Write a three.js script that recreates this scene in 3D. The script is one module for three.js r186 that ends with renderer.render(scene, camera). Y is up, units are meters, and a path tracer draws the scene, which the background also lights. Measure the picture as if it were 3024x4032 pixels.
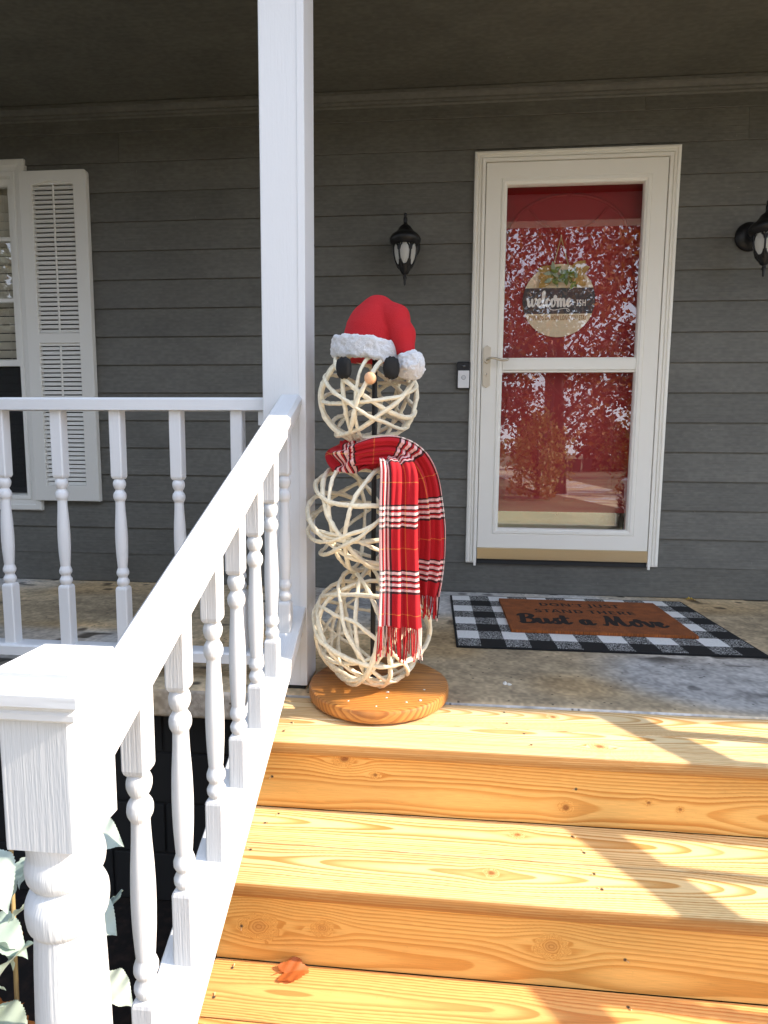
import * as THREE from 'three';
import { mergeGeometries, mergeVertices, toCreasedNormals } from 'three/addons/utils/BufferGeometryUtils.js';
import { RoundedBoxGeometry } from 'three/addons/geometries/RoundedBoxGeometry.js';
import { MarchingCubes } from 'three/addons/objects/MarchingCubes.js';

// ------------------------------------------------------------ camera, sky, sun, exposure
const scene = new THREE.Scene();
const camera = new THREE.PerspectiveCamera(2 * Math.atan(2016 / 2300) * 180 / Math.PI, 768 / 1024, 0.05, 900);
camera.position.set(-0.1643, 0.7713, 3.1735);
camera.up.set(-0.0179207, 0.9943556, -0.1045747);
camera.lookAt(camera.position.x - 0.0884447, camera.position.y - 0.1057581, camera.position.z - 0.9904508);

const SUN = new THREE.Vector3(1.5, 1, 0.085).normalize();
{ // clear, slightly hazy sky: blue overhead, pale towards the horizon and the sun
  const w = 512, h = 256, d = new Float32Array(w * h * 4);
  for (let y = 0; y < h; y++) for (let x = 0; x < w; x++) {
    const el = ((y + 0.5) / h - 0.5) * Math.PI, az = ((x + 0.5) / w - 0.5) * 2 * Math.PI, dir = [Math.cos(el) * Math.cos(az), Math.sin(el), Math.cos(el) * Math.sin(az)];
    const up = Math.max(0, dir[1]), haze = Math.exp(-up * 3.2), c = Math.max(0, dir[0] * SUN.x + dir[1] * SUN.y + dir[2] * SUN.z), glow = 0.55 * Math.pow(c, 6) + 0.9 * Math.pow(c, 40);
    const o = (y * w + x) * 4, k = 1 + glow;
    d[o] = (0.40 + 0.42 * haze) * k; d[o + 1] = (0.50 + 0.36 * haze) * k; d[o + 2] = (0.70 + 0.22 * haze) * k; d[o + 3] = 1;
  }
  const t = new THREE.DataTexture(d, w, h, THREE.RGBAFormat, THREE.FloatType); t.mapping = THREE.EquirectangularReflectionMapping; t.magFilter = t.minFilter = THREE.LinearFilter; t.needsUpdate = true;
  scene.background = t; scene.environment = t; scene.backgroundIntensity = 1.15; scene.environmentIntensity = 1.15;
}
const sun = new THREE.DirectionalLight(0xfff0dd, 3.8);
sun.target.position.set(0, 0, 1.5); sun.position.copy(SUN).multiplyScalar(30).add(sun.target.position);
sun.castShadow = true; sun.shadow.mapSize.set(4096, 4096); sun.shadow.radius = 1;
Object.assign(sun.shadow.camera, { left: -8, right: 8, top: 8, bottom: -8, near: 1, far: 80 });
scene.add(sun, sun.target);
const renderer = new THREE.WebGLRenderer({ antialias: true });
renderer.setSize(768, 1024);
renderer.shadowMap.enabled = true;
renderer.toneMapping = THREE.LinearToneMapping;
renderer.toneMappingExposure = 2.45;

// ------------------------------------------------------------ helpers
function rng(seed) { let a = seed >>> 0; return () => { a = (a + 0x6D2B79F5) | 0; let t = Math.imul(a ^ (a >>> 15), 1 | a); t = (t + Math.imul(t ^ (t >>> 7), 61 | t)) ^ t; return ((t ^ (t >>> 14)) >>> 0) / 4294967296; }; }
const V = (x, y, z) => new THREE.Vector3(x, y, z);
const clamp = (x, a = 0, b = 1) => Math.min(b, Math.max(a, x));
const mix = (a, b, t) => a + (b - a) * t;
const sstep = (a, b, x) => { const t = clamp((x - a) / (b - a)); return t * t * (3 - 2 * t); };
const HASH = new Float32Array(65536); { const r = rng(77); for (let i = 0; i < 65536; i++) HASH[i] = r(); }
const h2 = (x, y) => HASH[(Math.imul(x, 374761393) + Math.imul(y, 668265263) >>> 8) & 65535];
const h3 = (x, y, z) => HASH[(Math.imul(x, 374761393) + Math.imul(y, 668265263) + Math.imul(z, 1274126177) >>> 8) & 65535];
function n2(x, y) { const i = Math.floor(x), j = Math.floor(y); let u = x - i, v = y - j; u = u * u * (3 - 2 * u); v = v * v * (3 - 2 * v); return mix(mix(h2(i, j), h2(i + 1, j), u), mix(h2(i, j + 1), h2(i + 1, j + 1), u), v); }
function n3(x, y, z) { const i = Math.floor(x), j = Math.floor(y), k = Math.floor(z); let u = x - i, v = y - j, w = z - k; u = u * u * (3 - 2 * u); v = v * v * (3 - 2 * v); w = w * w * (3 - 2 * w);
  return mix(mix(mix(h3(i, j, k), h3(i + 1, j, k), u), mix(h3(i, j + 1, k), h3(i + 1, j + 1, k), u), v), mix(mix(h3(i, j, k + 1), h3(i + 1, j, k + 1), u), mix(h3(i, j + 1, k + 1), h3(i + 1, j + 1, k + 1), u), v), w); }
const fbm = (x, y, o = 4) => { let s = 0, a = 0.5, t = 0; for (let i = 0; i < o; i++) { s += a * n2(x, y); t += a; x = x * 2.03 + 17.1; y = y * 2.03 + 9.7; a *= 0.5; } return s / t; };

const used = new Set();
function numbered(name) { if (!used.has(name)) { used.add(name); return name; } for (let i = 1; ; i++) { const k = name + '_' + String(i).padStart(3, '0'); if (!used.has(k)) { used.add(k); return k; } } }
function shade(o) { o.castShadow = true; o.receiveShadow = true; return o; }
function mesh(name, geo, mat, parent) { const m = shade(new THREE.Mesh(geo, mat)); m.name = parent ? name : numbered(name); if (parent) parent.add(m); else scene.add(m); return m; }
function thing(name, label, category, pos = [0, 0, 0], group) { const g = new THREE.Group(); g.name = numbered(name); g.position.set(...pos); g.userData = { label, category }; if (group) g.userData.group = group; scene.add(g); return g; }
function tag(o, label, category, group) { Object.assign(o.userData, { label, category }); if (group) o.userData.group = group; return o; }
function part(name, parent, pos) { const g = new THREE.Group(); g.name = name; if (pos) g.position.set(...pos); parent.add(g); return g; }
function structure(o) { o.userData.kind = 'structure'; return o; }
function copyOf(o, label, pos) { const c = o.clone(); c.name = numbered(o.name.replace(/_\d{3}$/, '')); c.userData = { ...o.userData, label }; if (pos) c.position.set(...pos); scene.add(c); return c; }

// uv in metres: u runs along the grain axis (0, 1 or 2)
function grainUV(g, axis, ou = 0, ov = 0) {
  const geo = g.index ? g.toNonIndexed() : g, p = geo.attributes.position, uv = new Float32Array(p.count * 2), a = V(), b = V(), c = V();
  for (let i = 0; i < p.count; i += 3) {
    a.fromBufferAttribute(p, i); b.fromBufferAttribute(p, i + 1); c.fromBufferAttribute(p, i + 2);
    const n = b.clone().sub(a).cross(c.clone().sub(a)), w = [Math.abs(n.x), Math.abs(n.y), Math.abs(n.z)];
    const k = w.indexOf(Math.max(...w));
    const free = [0, 1, 2].filter((x) => x !== k);
    const U = free.includes(axis) ? axis : free[0], W = free.find((x) => x !== U);
    for (let j = 0; j < 3; j++) { uv[(i + j) * 2] = p.getComponent(i + j, U) + ou; uv[(i + j) * 2 + 1] = p.getComponent(i + j, W) + ov; }
  }
  geo.setAttribute('uv', new THREE.BufferAttribute(uv, 2));
  return geo;
}
function uvBy(g, f) { const p = g.attributes.position, uv = new Float32Array(p.count * 2); for (let i = 0; i < p.count; i++) { const r = f(p.getX(i), p.getY(i), p.getZ(i), i); uv[2 * i] = r[0]; uv[2 * i + 1] = r[1]; } g.setAttribute('uv', new THREE.BufferAttribute(uv, 2)); return g; }
let uvSeed = rng(5);
// box from min to max corner, small rounded edges, grain axis
function bx(x0, x1, y0, y1, z0, z1, r = 0.002, axis = 1) {
  const w = x1 - x0, h = y1 - y0, d = z1 - z0; r = Math.min(r, w / 2.2, h / 2.2, d / 2.2);
  const g = r > 0 ? new RoundedBoxGeometry(w, h, d, 1, r) : new THREE.BoxGeometry(w, h, d);
  g.translate((x0 + x1) / 2, (y0 + y1) / 2, (z0 + z1) / 2);
  return grainUV(g, axis, uvSeed() * 3, uvSeed() * 3);
}
const merge = (l) => mergeGeometries(l.map((g) => { const q = g.index ? g.toNonIndexed() : g; for (const k of Object.keys(q.attributes)) if (!['position', 'normal', 'uv', 'color'].includes(k)) q.deleteAttribute(k); return q; }));
// polygon in (a,b) extruded along an axis; profile given as [[a,b]...]; axis 'x': a=z,b=y ; 'y': a=x,b=z ; 'z': a=x,b=y
function prism(profile, axis, t0, t1, grain) {
  const n = profile.length, pos = [];
  const at = (p, t) => axis === 'x' ? [t, p[1], p[0]] : axis === 'y' ? [p[0], t, p[1]] : [p[0], p[1], t];
  let area = 0; for (let i = 0; i < n; i++) { const p = profile[i], q = profile[(i + 1) % n]; area += p[0] * q[1] - q[0] * p[1]; }
  const flip = (axis === 'z') === (area < 0);
  const tri = (a, b, c) => flip ? pos.push(...a, ...c, ...b) : pos.push(...a, ...b, ...c);
  for (let i = 0; i < n; i++) { const p = profile[i], q = profile[(i + 1) % n]; tri(at(p, t0), at(q, t0), at(q, t1)); tri(at(p, t0), at(q, t1), at(p, t1)); }
  const caps = THREE.ShapeUtils.triangulateShape(profile.map((p) => new THREE.Vector2(p[0], p[1])), []);
  const s = area < 0 ? 1 : 1;
  for (const [i, j, k] of caps) { tri(at(profile[i], t1), at(profile[j], t1), at(profile[k], t1)); tri(at(profile[k], t0), at(profile[j], t0), at(profile[i], t0)); }
  const g = new THREE.BufferGeometry(); g.setAttribute('position', new THREE.Float32BufferAttribute(pos, 3)); g.computeVertexNormals();
  return grainUV(g, grain ?? { x: 0, y: 1, z: 2 }[axis], uvSeed() * 3, uvSeed() * 3);
}
function lathe(pts, seg = 24) { const g = new THREE.LatheGeometry(pts.map(([r, y]) => new THREE.Vector2(r, y)), seg); return uvBy(g, (x, y, z, i) => [y, 0.25 * Math.floor(i / pts.length) / seg]); }
function smooth(list, n) { const c = new THREE.CatmullRomCurve3(list.map(([r, y]) => V(r, y, 0)), false, 'catmullrom', 0.4); return c.getPoints(n).map((p) => [Math.max(0.0004, p.x), p.y]); }
function tube(points, r, seg = 24, rad = 7, closed = false) { return new THREE.TubeGeometry(new THREE.CatmullRomCurve3(points, closed), seg, r, rad, closed); }
function tex(w, h, f, srgb = true) {
  const d = new Uint8Array(w * h * 4);
  for (let y = 0, o = 0; y < h; y++) for (let x = 0; x < w; x++, o += 4) { const c = f(x, y); if (typeof c === 'number') { d[o] = d[o + 1] = d[o + 2] = clamp(c) * 255; } else { d[o] = clamp(c[0], 0, 255); d[o + 1] = clamp(c[1], 0, 255); d[o + 2] = clamp(c[2], 0, 255); } d[o + 3] = 255; }
  const t = new THREE.DataTexture(d, w, h); t.magFilter = THREE.LinearFilter; t.minFilter = THREE.LinearMipmapLinearFilter; t.generateMipmaps = true; t.wrapS = t.wrapT = THREE.RepeatWrapping; if (srgb) t.colorSpace = THREE.SRGBColorSpace; t.needsUpdate = true; return t;
}
function rep(t, u, v) { t.repeat.set(1 / u, 1 / v); return t; }
function canvasTex(w, h, draw) { const c = document.createElement('canvas'); c.width = w; c.height = h; draw(c.getContext('2d'), w, h); const t = new THREE.CanvasTexture(c); t.colorSpace = THREE.SRGBColorSpace; t.wrapS = t.wrapT = THREE.ClampToEdgeWrapping; return t; }
const std = (o) => new THREE.MeshStandardMaterial(o), phy = (o) => new THREE.MeshPhysicalMaterial(o);
// tileable value noise for repeating textures
function tn(x, y, px, py) { const i = Math.floor(x), j = Math.floor(y); let u = x - i, v = y - j; u = u * u * (3 - 2 * u); v = v * v * (3 - 2 * v); const m = (a, b) => ((a % b) + b) % b; const a = m(i, px), b = m(i + 1, px), c = m(j, py), d = m(j + 1, py); return mix(mix(h2(a, c), h2(b, c), u), mix(h2(a, d), h2(b, d), u), v); }
// surface from a signed distance, meshed on a grid
function sdfMesh(f, centre, half, res) {
  const mc = new MarchingCubes(res, new THREE.MeshBasicMaterial(), false, false, 200000); mc.isolation = 0;
  const hs = res / 2;
  for (let z = 0; z < res; z++) for (let y = 0; y < res; y++) for (let x = 0; x < res; x++) mc.field[x + y * res + z * res * res] = -f(centre[0] + half * (x - hs) / hs, centre[1] + half * (y - hs) / hs, centre[2] + half * (z - hs) / hs);
  mc.update();
  const n = mc.count, p = new Float32Array(n * 3);
  for (let i = 0; i < n; i++) for (let k = 0; k < 3; k++) p[3 * i + k] = centre[k] + half * mc.positionArray[3 * i + k];
  let g = new THREE.BufferGeometry(); g.setAttribute('position', new THREE.BufferAttribute(p, 3));
  g = mergeVertices(g, half / res / 50); g.computeVertexNormals();
  // orient outward
  const a = g.attributes.position, nn = g.attributes.normal; let s = 0; for (let i = 0; i < a.count; i += 7) { const e = half / res * 0.5, x = a.getX(i), y = a.getY(i), z = a.getZ(i); s += Math.sign(f(x + nn.getX(i) * e, y + nn.getY(i) * e, z + nn.getZ(i) * e) - f(x - nn.getX(i) * e, y - nn.getY(i) * e, z - nn.getZ(i) * e)); }
  if (s < 0) { const ix = g.index.array; for (let i = 0; i < ix.length; i += 3) { const t = ix[i]; ix[i] = ix[i + 1]; ix[i + 1] = t; } g.computeVertexNormals(); }
  return uvBy(g, (x, y, z) => [x + 0.37 * z, y + 0.21 * z]);
}
const smin = (a, b, k) => { const h = clamp(0.5 + 0.5 * (b - a) / k); return mix(b, a, h) - k * h * (1 - h); };
function capsule(p, a, b, ra, rb) { const abx = b[0] - a[0], aby = b[1] - a[1], abz = b[2] - a[2]; const t = clamp(((p[0] - a[0]) * abx + (p[1] - a[1]) * aby + (p[2] - a[2]) * abz) / (abx * abx + aby * aby + abz * abz)); return Math.hypot(p[0] - a[0] - abx * t, p[1] - a[1] - aby * t, p[2] - a[2] - abz * t) - mix(ra, rb, t); }

// ------------------------------------------------------------ materials
const grainBump = rep(tex(512, 512, (x, y) => { // 0.6 m along x, 0.16 m along y
  const u = x / 512, v = y / 512; let s = 0;
  s += 0.5 * tn(u * 6 + 3 * tn(u * 4, v * 8, 4, 8), v * 60, 6, 60) + 0.3 * tn(u * 10, v * 130, 10, 130) + 0.2 * tn(u * 80, v * 160, 80, 160);
  return s;
}, false), 0.6, 0.16);
const paintBump = rep(tex(512, 512, (x, y) => { const u = x / 512, v = y / 512; return 0.6 * tn(u * 8, v * 90, 8, 90) + 0.4 * tn(u * 60, v * 60, 60, 60); }, false), 0.5, 0.25);
const white = std({ color: new THREE.Color(0.66, 0.668, 0.672), roughness: 0.5, bumpMap: grainBump, bumpScale: 0.0006 });
const whiteSmooth = std({ color: new THREE.Color(0.76, 0.765, 0.77), roughness: 0.48, bumpMap: paintBump, bumpScale: 0.0003 });
const doorWhite = phy({ color: new THREE.Color(0.86, 0.84, 0.765), roughness: 0.42, bumpMap: paintBump, bumpScale: 0.0001 });
const shutterWhite = std({ color: new THREE.Color(0.72, 0.71, 0.66), roughness: 0.55, bumpMap: paintBump, bumpScale: 0.0003 });
const sidingMap = rep(tex(1024, 256, (x, y) => { const u = x / 1024, v = y / 256; const k = 0.9 + 0.1 * tn(u * 14, v * 5, 14, 5) + 0.12 * tn(u * 120, v * 60, 120, 60) - 0.05 * tn(u * 12, v * 100, 12, 100); const d = tn(u * 220, v * 70, 220, 70) > 0.985 ? 1.25 : 1; return [97 * k * d, 96 * k * d, 90 * k * d]; }), 2.4, 0.6);
const sidingBump = rep(tex(1024, 256, (x, y) => { const u = x / 1024, v = y / 256; return 0.55 * tn(u * 24, v * 90, 24, 90) + 0.25 * tn(u * 60, v * 128, 60, 128) + 0.2 * tn(u * 400, v * 100, 400, 100); }, false), 2.4, 0.5);
const siding = [1, 0.94, 1.06].map((k) => std({ map: sidingMap, color: new THREE.Color(k, k, k), roughness: 0.62, bumpMap: sidingBump, bumpScale: 0.0012 }));
const ceilingPaint = std({ map: sidingMap, color: new THREE.Color(0.95, 0.95, 0.88), roughness: 0.8 });
const black = std({ color: new THREE.Color(0.012, 0.012, 0.013), roughness: 0.38, metalness: 0.3 });
const darkMetal = std({ color: new THREE.Color(0.03, 0.03, 0.03), roughness: 0.6, metalness: 0.5 });
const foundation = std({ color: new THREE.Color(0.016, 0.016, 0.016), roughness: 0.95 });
const concreteMap = rep(tex(1024, 1024, (x, y) => {
  const u = x / 1024, v = y / 1024; // 3.2 m
  const big = 0.5 * tn(u * 5, v * 7, 5, 7) + 0.3 * tn(u * 11, v * 15, 11, 15) + 0.2 * tn(u * 26, v * 30, 26, 30);
  const streak = tn(u * 9 + 2 * tn(u * 6, v * 6, 6, 6), v * 40, 9, 40), fine = tn(u * 300, v * 300, 300, 300), mid = tn(u * 90, v * 110, 90, 110), mid2 = tn(u * 45, v * 70, 45, 70);
  let k = 0.62 + 0.55 * big + 0.1 * (streak - 0.5) + 0.2 * (fine - 0.5) + 0.16 * (mid - 0.5);
  const grey = sstep(0.5, 0.68, tn(u * 4 + 1.3, v * 6, 4, 6)), rust = sstep(0.6, 0.9, tn(u * 8, v * 9 + 2.2, 8, 9));
  if (mid2 > 0.74) k *= 1 - 0.55 * sstep(0.74, 0.92, mid2) * sstep(0.4, 0.6, big);
  if (h2(x >> 1, y >> 1) > 0.996) k *= 0.55;
  return [mix(206, 198, grey) * k + rust * 6, mix(184, 195, grey) * k - rust * 2, mix(148, 190, grey) * k - rust * 12];
}), 3.2, 3.2);
const concreteBump = rep(tex(512, 512, (x, y) => 0.5 * tn(x / 4, y / 4, 128, 128) + 0.5 * h2(x, y), false), 0.5, 0.5);
const concrete = std({ map: concreteMap, roughness: 0.88, bumpMap: concreteBump, bumpScale: 0.0012 });

// pine boards: rings seen on a flat-sawn face
function pine(seed, L, Wd, knots, o = {}) {
  const w = 2048, h = Math.max(64, Math.round(2048 * Wd / L / 16) * 16), r = rng(seed);
  const vc = o.vc ?? (r() - 0.3) * Wd, D0 = o.D ?? 0.05 + 0.03 * r(), taper = o.taper ?? 0.018, sp = o.sp ?? 0.0052, so = seed * 13.7;
  const early = o.early ?? [233, 196, 128], late = o.late ?? [200, 140, 66];
  return tex(w, h, (px, py) => {
    const x = px / w * L, y = py / h * Wd;
    let yy = y + 0.010 * (n2(x * 2.2 + so, y * 5 + so) - 0.5) + 0.0035 * (n2(x * 9 + so, y * 30) - 0.5), ring = 0, core = 0, near = 0;
    for (const [kx, ky, kr] of knots) { const dx = x - kx, dy = y - ky, q = Math.exp(-(dx * dx) / (kr * kr * 22) - (dy * dy) / (kr * kr * 14)); yy += Math.sign(dy || 1) * -q * kr * 1.7 * Math.min(1, Math.abs(dy) / kr * 0.9 + 0.25); }
    const dep = D0 + taper * x + 0.034 * (n2(x * 1.3 + so * 2, 3.3) - 0.5) + 0.008 * (n2(x * 5 + so, 8.1) - 0.5);
    let n = Math.sqrt((yy - vc) * (yy - vc) + dep * dep) / sp + 0.25 * n2(x * 6 + so, yy * 40);
    for (const [kx, ky, kr] of knots) { const dx = (x - kx) * 0.8, dy = y - ky, d = Math.hypot(dx, dy) / kr * (1 + 0.35 * (n2(x * 90 + so, y * 90) - 0.5)); const t = 1 - sstep(0.9, 1.9, d); n = mix(n, d * 3.2, t); core = Math.max(core, 1 - sstep(0.35, 1.0, d)); near = Math.max(near, 1 - sstep(0.6, 3.2, d)); }
    const f = n - Math.floor(n), wide = 0.35 + 0.4 * h2(Math.floor(n), seed);
    const lt = sstep(wide - 0.25, 0.9, f) * (1 - sstep(0.93, 1, f)) * (0.55 + 0.45 * h2(Math.floor(n), seed + 5));
    const noseShade = o.edge ? sstep(o.edge - 0.004, o.edge + 0.004, y) : 0;  // nosing front coloured darker to imitate its shade, drawn as tight edge grain
    const fib = n2(x * 40 + so, y * 1400) - 0.5, blot = n2(x * 3 + so, y * 14 + so) - 0.5, dash = n2(x * 220 + so, y * 700) > 0.93 ? -0.05 : 0;
    const k = 1 + 0.09 * fib + 0.10 * blot + dash;
    let c = [0, 1, 2].map((i) => mix(early[i], late[i], clamp(lt + 0.18 * near + noseShade * (0.5 + 0.5 * n2(x * 3 + so, y * 420) - 0.25 * lt))) * k * (1 - 0.1 * noseShade));
    if (core > 0) c = c.map((v, i) => mix(v, [120, 66, 26][i], core * (o.core ?? 0.8) * (0.55 + 0.4 * n2(x * 260, y * 260))));
    return c;
  });
}

const redDoor = phy({ color: new THREE.Color(0.32, 0.003, 0.006), roughness: 0.45 });
const paneGlass = phy({ color: 0xffffff, transmission: 1, thickness: 0, roughness: 0, ior: 2.45 });
const clearGlass = phy({ color: 0xffffff, transmission: 1, thickness: 0, roughness: 0.0, ior: 2.2 });
const nickel = std({ color: new THREE.Color(0.62, 0.56, 0.44), metalness: 1, roughness: 0.32 });
const steel = std({ color: new THREE.Color(0.72, 0.70, 0.66), metalness: 1, roughness: 0.13, bumpMap: paintBump, bumpScale: 0.00008 });
const kickMetal = std({ color: new THREE.Color(0.66, 0.56, 0.38), metalness: 1, roughness: 0.28, bumpMap: paintBump, bumpScale: 0.00015 });
const rubber = std({ color: new THREE.Color(0.02, 0.02, 0.02), roughness: 0.8 });

// ------------------------------------------------------------ ground and slab
const GY = -0.86;
const lawnMap = rep(tex(512, 512, (x, y) => { const u = x / 512, v = y / 512; const k = 0.7 + 0.35 * tn(u * 6, v * 6, 6, 6) + 0.3 * (tn(u * 120, v * 120, 120, 120) - 0.5); const leaf = tn(u * 90 + 7, v * 90, 90, 90) > 0.72 ? 1 : 0; return leaf ? [150 * k, 108 * k, 70 * k] : [118 * k, 116 * k, 84 * k]; }), 6, 6);
function sheet(x0, x1, z0, z1, y) { const g = new THREE.PlaneGeometry(x1 - x0, z1 - z0); g.rotateX(-Math.PI / 2); g.translate((x0 + x1) / 2, y, (z0 + z1) / 2); return uvBy(g, (x, yy, z) => [x, z]); }
structure(mesh('ground', sheet(-300, 300, -300, 300, GY - 0.004), std({ map: lawnMap, roughness: 0.95 })));
const paving = std({ map: concreteMap, color: new THREE.Color(1.25, 1.27, 1.3), roughness: 0.9 });
structure(mesh('walkway', (() => { const g = sheet(-0.75, 1.9, 2.55, 5.2, GY + 0.002); return g; })(), paving));
structure(mesh('driveway', (() => { const pts = [[4.2, 4.5], [9.5, 3.2], [9.6, 14], [7.4, 22], [7.8, 60], [3.6, 60], [3.9, 22], [5.2, 14]]; const s = new THREE.Shape(pts.map(([x, z]) => new THREE.Vector2(x, -z))); const g = new THREE.ShapeGeometry(s); g.rotateX(-Math.PI / 2); g.translate(0, GY + 0.003, 0); return uvBy(g, (x, y, z) => [x, z]); })(), paving));
const mulchMap = rep(tex(512, 512, (x, y) => { const u = x / 512, v = y / 512; const k = 0.4 + 0.9 * tn(u * 70, v * 40, 70, 40) * tn(u * 30 + 3, v * 60, 30, 60) + 0.3 * tn(u * 150, v * 150, 150, 150); return [36 * k, 26 * k, 20 * k]; }), 0.8, 0.8);
structure(mesh('mulch_bed', sheet(-6, -0.7, 1.2, 3.4, GY + 0.002), std({ map: mulchMap, roughness: 1, bumpMap: mulchMap, bumpScale: 0.02 })));
const slab = structure(mesh('porch_floor', grainUV(new RoundedBoxGeometry(13, 0.1, 1.6, 3, 0.016).translate(-0.3, -0.05, 0.63), 0, 1.3, 0.45), concrete));

// ------------------------------------------------------------ house
const house = thing('house', 'dark grey lap-sided house with red front door and covered porch', 'house');
const wall = part('wall', house);
{
  const R = rng(31), E = 0.1515, bot = 0.17;
  const DO = [0.02, 0.985, 0.17, 2.25], WO = [-3.36, -2.47, 0.46, 2.28];
  for (let k = 0; k < 16; k++) {
    const y0 = bot + k * E, y1 = Math.min(y0 + E + 0.02, 2.573);
    let segs = [[-6.4, 6.6]];
    for (const o of [DO, WO]) if (y0 + E * 0.6 > o[2] && y0 < o[3]) segs = segs.flatMap(([a, b]) => (o[0] <= a || o[1] >= b ? [[a, b]] : [[a, o[0]], [o[1], b]]));
    segs = segs.flatMap(([a, b]) => { const out = []; let s = a; while (b - s > 3.9) { const j = s + 2.2 + 1.5 * R(); out.push([s, j - 0.0007]); s = j + 0.0007; } out.push([s, b]); return out; });
    for (const [a, b] of segs) { const w = 0.0006 * (R() - 0.5); mesh('siding_board', prism([[0.001, y0 - 0.004], [0.0155 + w, y0 - 0.004], [0.0168 + w, y0 - 0.0025], [0.0165 + w, y0], [0.0035, y1], [0.0, y1]], 'x', a, b), siding[Math.floor(R() * 3)], wall); }
  }
  mesh('siding_board', prism([[0.001, 2.262], [0.008, 2.262], [0.004, 2.311], [0.0, 2.311]], 'x', 0.022, 0.983), siding[0], wall);
  mesh('skirt_board', merge([bx(-6.4, 6.6, 0.004, 0.166, 0.0, 0.0125, 0.0015, 0)]), siding[1], wall);
  mesh('wall_core', merge([bx(-6.4, -3.36, -0.86, 2.7, -0.16, -0.001, 0), bx(-2.47, 0.02, -0.86, 2.7, -0.16, -0.001, 0), bx(0.985, 6.6, -0.86, 2.7, -0.16, -0.001, 0), bx(-3.36, -2.47, -0.86, 0.46, -0.16, -0.001, 0), bx(-3.36, -2.47, 2.28, 2.7, -0.16, -0.001, 0), bx(0.02, 0.985, -0.86, 0.165, -0.16, -0.001, 0), bx(0.02, 0.985, 2.25, 2.7, -0.16, -0.001, 0)]), siding[1], wall);
  mesh('crown_moulding', prism([[0, 2.505], [0.012, 2.505], [0.016, 2.512], [0.016, 2.52], [0.026, 2.526], [0.026, 2.534], [0.042, 2.548], [0.05, 2.552], [0.05, 2.566], [0.046, 2.5725], [0, 2.5725]], 'x', -6.4, 6.6), siding[0], wall);
}
mesh('porch_ceiling', bx(-6.5, 8.5, 2.5735, 2.61, -0.16, 1.6, 0, 0), ceilingPaint, house);
mesh('fascia_board', bx(-6.5, 8.5, 2.52, 2.74, 1.602, 1.648, 0.002, 0), whiteSmooth, house);
mesh('header_beam', bx(-6.5, 8.5, 2.39, 2.572, 1.256, 1.388, 0.003, 0), whiteSmooth, house);
mesh('roof', prism([[1.7, 2.745], [1.7, 2.79], [-4, 4.7], [-10, 2.8], [-10, 2.745]], 'x', -6.8, 8.8), std({ color: new THREE.Color(0.07, 0.068, 0.065), roughness: 0.95 }), house);
mesh('side_wall', merge([bx(-6.6, -6.4, -0.86, 2.74, -9.5, 0.0, 0), bx(6.6, 6.8, -0.86, 2.74, -9.5, 0, 0), bx(-6.4, 6.6, -0.86, 2.74, -9.5, -9.3, 0)]), siding[0], house);
{ // foundation blocks below the slab
  const f = part('foundation', house); const R = rng(8);
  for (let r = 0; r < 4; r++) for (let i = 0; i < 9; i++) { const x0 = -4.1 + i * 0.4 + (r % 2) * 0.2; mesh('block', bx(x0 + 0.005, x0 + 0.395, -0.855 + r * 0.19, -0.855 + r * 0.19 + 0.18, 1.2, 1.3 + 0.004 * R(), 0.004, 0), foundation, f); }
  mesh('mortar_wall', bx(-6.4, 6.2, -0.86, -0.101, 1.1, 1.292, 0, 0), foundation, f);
}
// mitred frame: profile [[inset, z]...] swept round a rectangle; open: no bottom side
function frameRing(x0, x1, y0, y1, prof, open = false) {
  const pos = [];
  const c = (d, k) => [[x0 + d, open ? y0 : y0 + d], [x1 - d, open ? y0 : y0 + d], [x1 - d, y1 - d], [x0 + d, y1 - d]][k];
  for (const [a, b] of open ? [[1, 2], [2, 3], [3, 0]] : [[0, 1], [1, 2], [2, 3], [3, 0]]) for (let i = 0; i + 1 < prof.length; i++) {
    const [d0, z0] = prof[i], [d1, z1] = prof[i + 1]; const p = [...c(d0, a), z0], q = [...c(d0, b), z0], r = [...c(d1, b), z1], s = [...c(d1, a), z1];
    pos.push(...p, ...q, ...r, ...p, ...r, ...s);
  }
  const g = new THREE.BufferGeometry(); g.setAttribute('position', new THREE.Float32BufferAttribute(pos, 3)); g.computeVertexNormals();
  return grainUV(g, 1, uvSeed(), uvSeed());
}
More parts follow.
